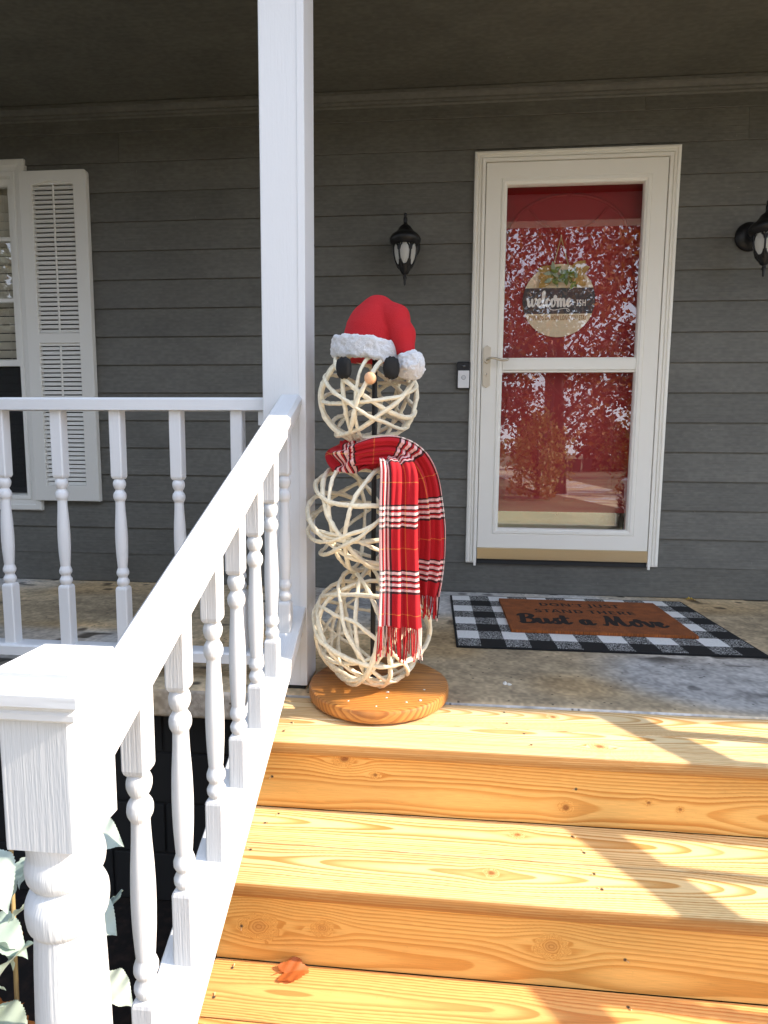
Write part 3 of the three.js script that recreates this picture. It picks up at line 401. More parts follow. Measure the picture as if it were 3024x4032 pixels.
// ------------------------------------------------------------ lanterns, bell
{
  const frosted = phy({ color: new THREE.Color(0.86, 0.86, 0.82), transmission: 0.55, roughness: 0.5, thickness: 0, ior: 1.6 });
  const k = 1 / 5490, Y = (p) => (2110 - p) * k;
  const L = thing('wall_lantern', 'black wall lantern with ribbed glass left of the door', 'lantern', [-0.339, 1.584, 0.0], 'black wall lanterns beside the door');
  const z0 = 0.17;
  const cap = lathe([[3, 215], [30, 218], [46, 240], [48, 270], [38, 305], [32, 318], [40, 335], [55, 345], [57, 400], [50, 470], [56, 500], [75, 515], [100, 540], [150, 575], [190, 640], [235, 705], [300, 755], [365, 800], [410, 860], [424, 915], [415, 960], [390, 1005], [345, 1045], [330, 1070], [300, 1068], [296, 1040], [80, 1000], [3, 1000]].map(([r, y]) => [r * k, Y(y)]), 32).translate(0, 0, z0);
  mesh('lantern_cap', cap, black, L);
  const prof = [[300, 1060], [312, 1120], [308, 1220], [292, 1330], [268, 1430], [236, 1520], [200, 1600], [165, 1660]];
  mesh('glass', lathe(prof.map(([r, y]) => [(r - 14) * k, Y(y)]), 36).translate(0, 0, z0), frosted, L);
  for (let i = 0; i < 6; i++) { const a = Math.PI / 6 + i * Math.PI / 3 + 0.5; const c = Math.cos(a), s = Math.sin(a); mesh('rib', tube(prof.map(([r, y]) => V(c * r * k, Y(y), z0 + s * r * k)), 0.0045, 16, 7), black, L); for (const d of [-1, 1]) mesh('rib_web', tube([[292, 1095, 0.52], [298, 1075, 0.3], [303, 1140, 0.13], [310, 1230, 0.06]].slice(1).concat([]).map(([r, y, o]) => V(Math.cos(a + d * o) * r * k, Y(y), z0 + Math.sin(a + d * o) * r * k)).concat([]), 0.0045, 10, 6), black, L); for (const d of [-1, 1]) mesh('rib_web', tube([[255, 1470, 0.06], [225, 1545, 0.15], [196, 1605, 0.36]].map(([r, y, o]) => V(Math.cos(a + d * o) * r * k, Y(y), z0 + Math.sin(a + d * o) * r * k)), 0.0045, 10, 6), black, L); }
  mesh('bottom_cup', lathe([[206, 1575], [214, 1585], [175, 1650], [130, 1725], [92, 1795], [60, 1815], [44, 1830], [42, 1860], [58, 1890], [58, 1915], [38, 1945], [34, 2000], [32, 2075], [14, 2105], [2, 2110]].map(([r, y]) => [r * k, Y(y)]), 32).translate(0, 0, z0), black, L);
  mesh('candle_tube', lathe([[90 * k, Y(1640)], [70 * k, Y(1560)], [60 * k, Y(1400)], [58 * k, Y(1120)], [2 * k, Y(1110)]], 16).translate(0, 0, z0), std({ color: new THREE.Color(0.72, 0.68, 0.55), roughness: 0.6 }), L);
  mesh('arm', tube([V(0, Y(820) + 0.0, 0.03), V(0, Y(760), 0.07), V(0, Y(720), 0.11), V(0, Y(790), z0 - 0.03)], 0.011, 24, 10), black, L);
  mesh('backplate', lathe([[0.001, 0.034], [0.03, 0.032], [0.05, 0.026], [0.066, 0.012], [0.07, 0.004], [0.07, 0]], 32).rotateX(Math.PI / 2).translate(0, Y(820), 0.014), black, L);
  copyOf(L, 'black wall lantern with ribbed glass right of the door at the frame edge', [1.352, 1.597, 0]);
  const b = thing('doorbell', 'small black and silver video doorbell left of the storm door', 'doorbell', [-0.033, 1.165, 0.012]);
  mesh('bell_body', bx(-0.0345, 0.0345, -0.072, 0.068, 0.0, 0.024, 0.006), black, b);
  mesh('face_plate', bx(-0.029, 0.029, -0.068, 0.022, 0.0235, 0.0275, 0.003), std({ color: new THREE.Color(0.72, 0.72, 0.72), roughness: 0.35, metalness: 0.3 }), b);
  mesh('button_ring', new THREE.TorusGeometry(0.0105, 0.0016, 8, 28).translate(0, -0.014, 0.0276), std({ color: new THREE.Color(0.35, 0.36, 0.38), roughness: 0.4 }), b);
  mesh('button', lathe([[0.0003, 0.002], [0.007, 0.0016], [0.009, 0]], 20).rotateX(Math.PI / 2).translate(0, -0.014, 0.0275), std({ color: new THREE.Color(0.6, 0.6, 0.6), roughness: 0.4 }), b);
  mesh('camera_lens', new THREE.SphereGeometry(0.009, 16, 10).scale(1, 1, 0.4).translate(0, 0.045, 0.0235), phy({ color: new THREE.Color(0.01, 0.01, 0.012), roughness: 0.08, clearcoat: 1 }), b);
}

// ------------------------------------------------------------ lettering drawn stroke by stroke
const GL = { // strokes in a box: x advance, y 0..1 (1 = ascender)
  w: [0.78, [[0.02, 0.42], [0.06, 0.5], [0.1, 0.3], [0.14, 0.06], [0.22, 0.02], [0.32, 0.2], [0.38, 0.46], [0.38, 0.2], [0.44, 0.02], [0.54, 0.06], [0.64, 0.3], [0.62, 0.52], [0.7, 0.44], [0.8, 0.42]]],
  e: [0.36, [[-0.02, 0.14], [0.14, 0.22], [0.24, 0.36], [0.2, 0.5], [0.1, 0.44], [0.05, 0.24], [0.1, 0.03], [0.22, 0.02], [0.36, 0.16]]],
  l: [0.28, [[0.0, 0.16], [0.12, 0.5], [0.18, 0.85], [0.14, 1.02], [0.06, 0.9], [0.04, 0.5], [0.06, 0.1], [0.14, 0.0], [0.28, 0.14]]],
  c: [0.36, [[0.26, 0.4], [0.18, 0.5], [0.07, 0.42], [0.03, 0.2], [0.1, 0.02], [0.22, 0.03], [0.36, 0.2]]],
  o: [0.44, [[0.22, 0.5], [0.08, 0.44], [0.04, 0.2], [0.12, 0.01], [0.26, 0.06], [0.32, 0.28], [0.22, 0.5], [0.26, 0.7], [0.36, 0.66], [0.34, 0.46], [0.44, 0.42]]],
  m: [0.74, [[0.0, 0.4], [0.08, 0.48], [0.1, 0.02], [0.12, 0.3], [0.22, 0.5], [0.3, 0.42], [0.32, 0.02], [0.35, 0.3], [0.46, 0.5], [0.54, 0.4], [0.55, 0.05], [0.62, 0.02], [0.74, 0.14]]],
  u: [0.5, [[0.0, 0.36], [0.06, 0.48], [0.06, 0.12], [0.16, 0.0], [0.28, 0.14], [0.34, 0.48], [0.35, 0.1], [0.42, 0.02], [0.52, 0.16]]],
  s: [0.36, [[0.0, 0.16], [0.14, 0.36], [0.2, 0.52], [0.2, 0.34], [0.27, 0.14], [0.18, 0.0], [0.06, 0.05], [0.2, 0.04], [0.36, 0.14]]],
  t: [0.34, [[0.0, 0.16], [0.1, 0.5], [0.14, 0.86], [0.12, 0.4], [0.13, 0.06], [0.22, 0.02], [0.34, 0.16]], [[-0.02, 0.6], [0.3, 0.64]]],
  a: [0.48, [[0.3, 0.42], [0.18, 0.5], [0.06, 0.36], [0.06, 0.08], [0.16, 0.01], [0.28, 0.2], [0.32, 0.48], [0.31, 0.1], [0.38, 0.01], [0.5, 0.14]]],
  v: [0.42, [[0.0, 0.4], [0.06, 0.5], [0.12, 0.1], [0.18, 0.01], [0.28, 0.22], [0.32, 0.5], [0.44, 0.44]]],
  B: [0.62, [[0.16, 0.94], [0.12, 0.5], [0.08, 0.0]], [[-0.02, 0.8], [0.1, 0.98], [0.38, 1.0], [0.5, 0.82], [0.36, 0.58], [0.18, 0.54], [0.42, 0.5], [0.54, 0.28], [0.4, 0.04], [0.16, 0.0], [0.0, 0.08]]],
  M: [0.98, [[-0.04, 0.02], [0.06, 0.06], [0.2, 0.6], [0.3, 0.98], [0.32, 0.5], [0.36, 0.05], [0.5, 0.5], [0.66, 0.98], [0.64, 0.5], [0.68, 0.06], [0.8, 0.02], [0.96, 0.18]]],
  ' ': [0.34],
};
function script(ctx, text, x, y, size, lw, color, spread = 1) { // y is the baseline, canvas axes
  ctx.strokeStyle = color; ctx.lineCap = 'round'; ctx.lineJoin = 'round';
  for (const ch of text) {
    const [adv, ...strokes] = GL[ch];
    for (const s of strokes) { const c = new THREE.CatmullRomCurve3(s.map(([a, b]) => V(x + a * size * spread, y - b * size, 0)), false, 'catmullrom', 0.5); const p = c.getPoints(s.length * 8); for (let i = 0; i + 1 < p.length; i++) { const dn = (p[i + 1].y - p[i].y) / (Math.hypot(p[i + 1].x - p[i].x, p[i + 1].y - p[i].y) + 1e-6); ctx.lineWidth = lw * (0.62 + 0.55 * clamp(dn * 0.5 + 0.5)); ctx.beginPath(); ctx.moveTo(p[i].x, p[i].y); ctx.lineTo(p[i + 1].x, p[i + 1].y); ctx.stroke(); } }
    x += adv * size * spread;
  }
  return x;
}
const widthOf = (text, size, spread = 1) => [...text].reduce((a, ch) => a + GL[ch][0] * size * spread, 0);

// ------------------------------------------------------------ welcome sign on the inner door
{
  const g = thing('welcome_sign', 'round cream and charcoal welcome sign with greenery hanging on the red door', 'sign', [0.459, 1.559, -0.0775]);
  const R0 = 0.186;
  const map = canvasTex(1024, 1024, (c, w) => {
    c.fillStyle = '#ead9b8'; c.fillRect(0, 0, w, w); const r = rng(3);
    for (let i = 0; i < 900; i++) { c.fillStyle = `rgba(${180 + 60 * r()},${150 + 60 * r()},${100 + 60 * r()},0.10)`; c.fillRect(r() * w, r() * w, 120 + 300 * r(), 1 + 3 * r()); }
    c.fillStyle = '#3b4146'; c.fillRect(0, w * 0.325, w, w * 0.355);
    for (let i = 0; i < 400; i++) { c.fillStyle = `rgba(${40 + 60 * r()},${46 + 60 * r()},${50 + 60 * r()},0.15)`; c.fillRect(r() * w, w * (0.325 + 0.35 * r()), 60 + 200 * r(), 1 + 3 * r()); }
    const s = 205; script(c, 'welcome', 62, 590, s, 30, '#f7f5ef', 0.93); const x = 62 + widthOf('welcome', s, 0.93) + 12;
    c.fillStyle = '#f7f5ef'; c.fillRect(x, 528, 42, 16); c.font = 'bold 120px sans-serif'; c.save(); c.translate(x + 54, 590); c.scale(0.72, 1.05); c.fillText('ISH', 0, 0); c.restore();
    c.lineCap = 'round'; c.strokeStyle = '#f7f5ef'; c.lineWidth = 9; c.beginPath(); c.moveTo(400, 630); c.bezierCurveTo(470, 670, 560, 600, 640, 625); c.bezierCurveTo(700, 650, 640, 690, 630, 640); c.stroke();
    c.fillStyle = '#96682f'; c.font = 'bold 74px sans-serif'; c.save(); c.translate(505, 785); c.scale(0.66, 1.25); c.textAlign = 'center'; c.fillText('DEPENDS ON HOW LONG YOU STAY', 0, 0); c.restore();
  });
  const disc = new THREE.CylinderGeometry(R0, R0, 0.009, 72).rotateX(Math.PI / 2).translate(0, 0, 0.006);
  uvBy(disc, (x, y) => [0.5 + x / (2 * R0), 0.5 + y / (2 * R0)]);
  mesh('sign_board', disc, std({ map, roughness: 0.65 }), g);
  mesh('hanger_cord', merge([tube([V(-0.035, 0.17, 0.011), V(0.0, 0.32, 0.008)], 0.003, 2, 6), tube([V(0.045, 0.17, 0.011), V(0.0, 0.32, 0.008)], 0.003, 2, 6)]), std({ color: new THREE.Color(0.55, 0.4, 0.2), roughness: 0.9 }), g);
  mesh('hook', merge([tube([V(0, 0.315, 0.0), V(0, 0.318, 0.012), V(0, 0.33, 0.014)], 0.003, 6, 6)]), nickel, g);
  const burlap = std({ color: new THREE.Color(0.52, 0.34, 0.1), roughness: 0.95, side: THREE.DoubleSide }), green = std({ color: new THREE.Color(0.16, 0.26, 0.05), roughness: 0.8, side: THREE.DoubleSide }), eu = std({ color: new THREE.Color(0.3, 0.42, 0.3), roughness: 0.8, side: THREE.DoubleSide });
  const leafG = (l, w) => { const s = new THREE.Shape(); s.moveTo(0, 0); s.quadraticCurveTo(w, l * 0.35, 0, l); s.quadraticCurveTo(-w, l * 0.35, 0, 0); const e = new THREE.ExtrudeGeometry(s, { depth: 0.0012, bevelEnabled: false, curveSegments: 5 }); const p = e.attributes.position; for (let i = 0; i < p.count; i++) p.setZ(i, p.getZ(i) + 6 * p.getX(i) ** 2 - 0.8 * (p.getY(i) - l / 2) ** 2); e.computeVertexNormals(); return e; };
  const r = rng(19), lg = [leafG(0.055, 0.022), leafG(0.04, 0.018)], bow = leafG(0.1, 0.06);
  for (const [a, x] of [[1.25, -0.02], [1.75, -0.02], [-1.2, 0.06], [-0.8, 0.06], [2.4, -0.04], [-2.3, 0.06]]) { const m = mesh('bow_loop', bow, burlap, g); m.position.set(x, 0.135, 0.013); m.rotation.z = a; m.rotation.x = -0.15; }
  for (let i = 0; i < 46; i++) { const m = mesh('leaf', lg[i % 2], i % 3 ? green : eu, g); m.position.set(0.02 + (r() - 0.5) * 0.13, 0.12 + (r() - 0.5) * 0.06, 0.014 + 0.012 * r()); m.rotation.set(-0.5 + 0.7 * r(), (r() - 0.5) * 0.8, r() * 6.28); }
}

// ------------------------------------------------------------ mats
{
  const W = 1.18, D = 0.815, nx = 12, ny = 8;
  const t = tex(1024, 704, (x, y) => { const u = x / 1024 * nx, v = y / 704 * ny, a = (Math.floor(u) % 2), b = (Math.floor(v) % 2); const e = x < 8 || y < 8 || x > 1015 || y > 695; const n = h2(x, y), m = tn(x / 3, y / 2, 400, 400); const wh = 222 + 20 * (m - 0.5) + 14 * n, bl = 12 + 10 * n; if (e) return [bl, bl, bl]; const s = a + b; const c = s === 0 ? wh : s === 2 ? bl : (h2(x >> 1, (y >> 1) + 900) > 0.64 ? 190 + 30 * n : 16); return [c, c, c * 0.985]; });
  const g = uvBy(grainUV(new RoundedBoxGeometry(W, 0.008, D, 2, 0.0035), 0), (x, y, z) => [x / W + 0.5, z / D + 0.5]);
  const m = mesh('plaid_rug', g, std({ map: t, roughness: 0.95, bumpMap: t, bumpScale: 0.0012 })); m.position.set(0.512, 0.0042, 0.518); m.rotation.y = 0.008;
  tag(m, 'black and white buffalo check rug on the porch floor before the door', 'rug');
  const CW = 0.76, CD = 0.525;
  const ct = canvasTex(1024, 704, (c, w, h) => {
    const id = c.createImageData(w, h), d = id.data; for (let y = 0, o = 0; y < h; y++) for (let x = 0; x < w; x++, o += 4) { const k = 0.72 + 0.45 * h2(x >> 1, y >> 1) + 0.2 * (n2(x / 40, y / 40) - 0.5); d[o] = 142 * k; d[o + 1] = 78 * k; d[o + 2] = 34 * k; d[o + 3] = 255; } c.putImageData(id, 0, 0);
    c.fillStyle = '#17110d'; c.textAlign = 'center'; c.font = 'bold 104px sans-serif'; c.save(); c.translate(505, 165); c.scale(0.92, 1); c.fillText("DON'T JUST", 0, 0); c.restore(); c.save(); c.translate(505, 320); c.scale(0.92, 1); c.fillText('STAND THERE', 0, 0); c.restore();
    const tx = 'Bust a Move', s = 190; script(c, tx, 500 - widthOf(tx, s, 0.86) / 2, 560, s, 30, '#17110d', 0.86);
    const e = rng(4); for (let i = 0; i < 9000; i++) { const k = 0.7 + 0.5 * e(); c.fillStyle = `rgba(${168 * k},${92 * k},${38 * k},0.4)`; c.fillRect(e() * w, e() * h, 2, 1 + 3 * e()); }
  });
  const cg = grainUV(new RoundedBoxGeometry(CW, 0.014, CD, 2, 0.003), 0); uvBy(cg, (x, y, z) => [x / CW + 0.5, 0.5 - z / CD]);
  const cm = mesh('coir_doormat', cg, std({ map: ct, roughness: 1, bumpMap: ct, bumpScale: 0.002 })); cm.position.set(0.543, 0.0155, 0.472); cm.rotation.y = -0.004;
  tag(cm, "brown coir doormat lettered Don't Just Stand There lying on the checked rug", 'doormat');
}

// ------------------------------------------------------------ snowman of wrapped vine balls
const SZ = 1.392;
function roughTube(points, r, seg, rad, closed, amp, seed) {
  const g = new THREE.TubeGeometry(new THREE.CatmullRomCurve3(points, closed, 'catmullrom', 0.5), seg, r, rad, closed), p = g.attributes.position, n = g.attributes.normal;
  for (let i = 0; i < p.count; i++) { const x = p.getX(i), y = p.getY(i), z = p.getZ(i), k = amp * r * (1.3 * (n3(x * 70 + seed, y * 70, z * 70) - 0.5) + 0.9 * (n3(x * 190, y * 190 + seed, z * 190) - 0.5)); p.setXYZ(i, x + n.getX(i) * k, y + n.getY(i) * k, z + n.getZ(i) * k); }
  g.computeVertexNormals(); return uvBy(g, (x, y, z) => [x + z, y]);
}
{
  const s = thing('vine_snowman', 'tall snowman of three cream wrapped-vine balls on a round wooden base', 'snowman', [0, 0, 0]);
  const discMap = tex(512, 512, (x, y) => { const u = x / 512 * 0.46, v = y / 512 * 0.46; const w = v + 0.012 * (n2(u * 5, v * 9) - 0.5) + 0.003 * (n2(u * 20, v * 60) - 0.5); const a = Math.sqrt((w - 0.2) ** 2 + (0.06 + 0.05 * u) ** 2) / 0.011; const f = a - Math.floor(a), l = sstep(0.3, 0.9, f) * (1 - sstep(0.93, 1, f)); const k = 1 + 0.14 * (n2(u * 60, v * 900) - 0.5) + 0.12 * (n2(u * 8, v * 24) - 0.5); return [mix(196, 160, l) * k, mix(134, 98, l) * k, mix(66, 42, l) * k]; });
  discMap.repeat.set(1 / 0.46, 1 / 0.46);
  const dg = lathe([[0.0005, 0], [0.216, 0], [0.219, 0.003], [0.2205, 0.01], [0.2205, 0.029], [0.218, 0.035], [0.213, 0.038], [0.0005, 0.038]], 96).translate(-0.335, 0.0005, 1.387); uvBy(dg, (x, y, z) => [x + 0.6, z - 1.15 + 0.4 * y]);
  mesh('round_base', toCreasedNormals(dg, 0.6), phy({ map: discMap, roughness: 0.42, clearcoat: 0.25, clearcoatRoughness: 0.3 }), s);
  mesh('pole', lathe([[0.0005, 0.036], [0.008, 0.036], [0.008, 1.1], [0.0005, 1.1]], 16).translate(-0.355, 0, SZ), black, s);
  mesh('pole_flange', lathe([[0.0005, 0.0385], [0.03, 0.0385], [0.03, 0.042], [0.013, 0.044], [0.0125, 0.06], [0.0005, 0.06]], 20).translate(-0.355, 0, SZ), black, s);
  const vineMap = rep(tex(256, 256, (x, y) => { const k = 0.96 + 0.1 * (tn(x / 16, y / 16, 16, 16) - 0.5) + 0.08 * (h2(x, y) - 0.5); return [244 * k, 234 * k, 208 * k]; }), 0.12, 0.12);
  const vine = [1, 0.96, 0.92].map((k) => std({ map: vineMap, color: new THREE.Color(k, k * 0.99, k * 0.97), roughness: 0.85 }));
  function ball(name, c, R, seed, count, given) {
    const b = part(name, s), r = rng(seed);
    const loop = (nx, ny, nz, off, ph, i) => {
      const n = V(nx, ny, nz).normalize(), a = V(0, 1, 0).cross(n); if (a.lengthSq() < 0.01) a.set(1, 0, 0); a.normalize(); const q = n.clone().cross(a), rr = Math.sqrt(1 - off * off), pts = [];
      const M = 30; for (let k = 0; k < M; k++) { const t = k / M * 6.2832 + ph, wob = 1 + 0.02 * Math.sin(2 * t + seed + i) + 0.03 * (n2(k * 0.55 + i * 9, seed) - 0.5), sid = 0.06 * (n2(k * 0.5 + i * 5, seed + 40) - 0.5); const v = a.clone().multiplyScalar(Math.cos(t) * rr).addScaledVector(q, Math.sin(t) * rr).addScaledVector(n, off + sid); v.normalize().multiplyScalar(R * wob - 0.006 + 0.006 * (i % 3) * 0.6); pts.push(v.add(V(...c))); }
      pts[M - 1].lerp(pts[0], 0.5);
      mesh('vine', roughTube(pts, 0.0056 + 0.0022 * r(), 96, 7, true, 0.42, seed * 3 + i * 7), vine[Math.floor(r() * 2.4)], b);
    };
    given.forEach((g, i) => loop(...g, i));
    for (let i = given.length; i < count; i++) loop(r() - 0.5, (r() - 0.5) * 0.8, r() - 0.5, (r() - 0.5) * 0.7, r() * 6, i);
  }
  // loops: normal x, y, z and offset from the centre
  ball('bottom_ball', [-0.358, 0.222, SZ], 0.184, 11, 12, [[1, 0.15, 0.25, 0.1, 0], [0.9, 0.2, -0.5, -0.15, 1], [0.25, 1, 0.4, 0.05, 2], [-0.45, 0.85, 0.35, 0.1, 0], [0.6, 0.7, 0.5, -0.12, 1], [0.1, 0.95, -0.4, 0.35, 2], [0.15, 0.9, 0.2, -0.62, 0], [-0.7, 0.4, 0.5, 0.2, 0]]);
  ball('middle_ball', [-0.386, 0.57, SZ], 0.172, 23, 9, [[1, 0.1, 0.2, -0.3, 0], [0.9, -0.25, 0.4, 0.25, 1], [-0.45, 0.85, 0.4, 0.22, 0], [0.05, 1, 0.25, -0.1, 0], [0.5, 0.8, 0.35, -0.3, 2], [0.05, 1, 0.35, 0.55, 1], [0.3, 0.9, -0.3, -0.6, 1], [0.8, 0.5, 0.3, -0.1, 0]]);
  ball('head_ball', [-0.372, 0.928, SZ], 0.147, 37, 10, [[1, 0.12, 0.3, -0.15, 0], [0.95, -0.1, 0.35, 0.2, 1], [0.55, 0.85, 0.25, -0.08, 0], [-0.12, 1, 0.3, 0.1, 0], [0.62, 0.8, 0.35, 0.28, 1], [-0.55, 0.8, 0.35, -0.2, 0], [0.05, 0.9, 0.35, -0.6, 0], [0.2, 0.3, 1, 0.05, 0]]);
  const eyeM = std({ color: new THREE.Color(0.008, 0.008, 0.008), roughness: 0.9 });
  const eye = (x, y, z, w, h, ry) => { const g = new THREE.SphereGeometry(1, 28, 20), p = g.attributes.position; for (let i = 0; i < p.count; i++) { let a = p.getX(i), b = p.getY(i), c = p.getZ(i); const q = 1 / Math.pow(Math.abs(a) ** 2.5 + Math.abs(b) ** 2.5 + Math.abs(c) ** 2.5, 1 / 2.5); const f = q * (1 - 0.09 * Math.abs(Math.sin(a * q * 7 + ry * 5)) + 0.1 * (n3(a * 3 + ry, b * 3, c * 3) - 0.5)); p.setXYZ(i, a * f * w, b * f * h, c * f * 0.017); } g.computeVertexNormals(); g.rotateY(ry); g.translate(x, y, z); mesh('eye', g, eyeM, s); };
  eye(-0.427, 0.997, SZ + 0.138, 0.025, 0.031, -0.35); eye(-0.294, 0.997, SZ + 0.138, 0.025, 0.032, 0.3);
  mesh('nose', lathe([[0.0003, 0.03], [0.007, 0.0295], [0.0125, 0.027], [0.0155, 0.022], [0.0165, 0.014], [0.0165, 0], [0.0003, 0]], 28).rotateX(Math.PI / 2).translate(-0.351, 0.968, SZ + 0.14), std({ color: new THREE.Color(0.72, 0.4, 0.22), roughness: 0.5 }), s);
}
// ------------------------------------------------------------ hat
{
  const h = thing('santa_hat', 'red plush santa hat with white fur brim on the snowman head', 'hat', [0, 0, 0]);
  const fuzz = rep(tex(256, 256, (x, y) => 0.5 * h2(x, y) + 0.5 * tn(x / 5, y / 5, 51, 51), false), 0.06, 0.06);
  const red = phy({ color: new THREE.Color(0.5, 0.006, 0.012), roughness: 0.85, sheen: 0.6, sheenColor: new THREE.Color(0.8, 0.05, 0.06), sheenRoughness: 0.5, bumpMap: fuzz, bumpScale: 0.0012 });
  const fur = phy({ color: new THREE.Color(0.82, 0.82, 0.83), roughness: 1, sheen: 0.5, sheenColor: new THREE.Color(1, 1, 1), bumpMap: fuzz, bumpScale: 0.003 });
  const cone = [[[-0.365, 1.045, SZ + 0.005], [-0.356, 1.13, SZ + 0.01], 0.103, 0.077], [[-0.356, 1.13, SZ + 0.01], [-0.345, 1.187, SZ + 0.014], 0.075, 0.035]];
  const tail = [[[-0.335, 1.182, SZ + 0.02], [-0.293, 1.148, SZ + 0.045], 0.036, 0.04], [[-0.293, 1.148, SZ + 0.045], [-0.268, 1.1, SZ + 0.068], 0.04, 0.033], [[-0.268, 1.1, SZ + 0.068], [-0.258, 1.05, SZ + 0.085], 0.033, 0.026]];
  mesh('hat_crown', sdfMesh((x, y, z) => { const p = [x, y, z]; let a = smin(capsule(p, ...cone[0]), capsule(p, ...cone[1]), 0.03), b = 1; for (const t of tail) b = smin(b, capsule(p, ...t), 0.02); let f = smin(a, b, 0.006); f += 0.004 * (n3(x * 22, y * 16, z * 22) - 0.5) + 0.0012 * Math.sin(x * 62 - y * 58 + 2 * n3(x * 12, y * 12, z * 12)) * sstep(1.08, 1.16, y); return Math.max(f, 1.04 - y); }, [-0.34, 1.125, SZ + 0.03], 0.17, 76), red, h);
  mesh('hat_brim', sdfMesh((x, y, z) => { const dx = x + 0.366, dz = z - SZ - 0.003, yy = y - 1.067 + 0.16 * dx * (dx > 0 ? 1.6 : 0.5) + 0.05 * dz; const q = Math.hypot(dx, dz) - 0.099 - 0.004 * n3(x * 20, 3, z * 20); const ex = Math.max(Math.abs(q) - 0.004, 0), ey = Math.max(Math.abs(yy) - 0.019, 0); return Math.hypot(ex, ey) - 0.0125 - 0.007 * (n3(x * 60, y * 60, z * 60) - 0.5) - 0.005 * (n3(x * 150, y * 150, z * 150) - 0.5); }, [-0.366, 1.067, SZ], 0.14, 84), fur, h);
  mesh('pompom', sdfMesh((x, y, z) => Math.hypot(x + 0.243, (y - 1.011) * 0.95, z - SZ - 0.092) - 0.041 - 0.008 * (n3(x * 55, y * 55, z * 55) - 0.5) - 0.006 * (n3(x * 160, y * 160, z * 160) - 0.5), [-0.243, 1.011, SZ + 0.092], 0.052, 56), fur, h);
}
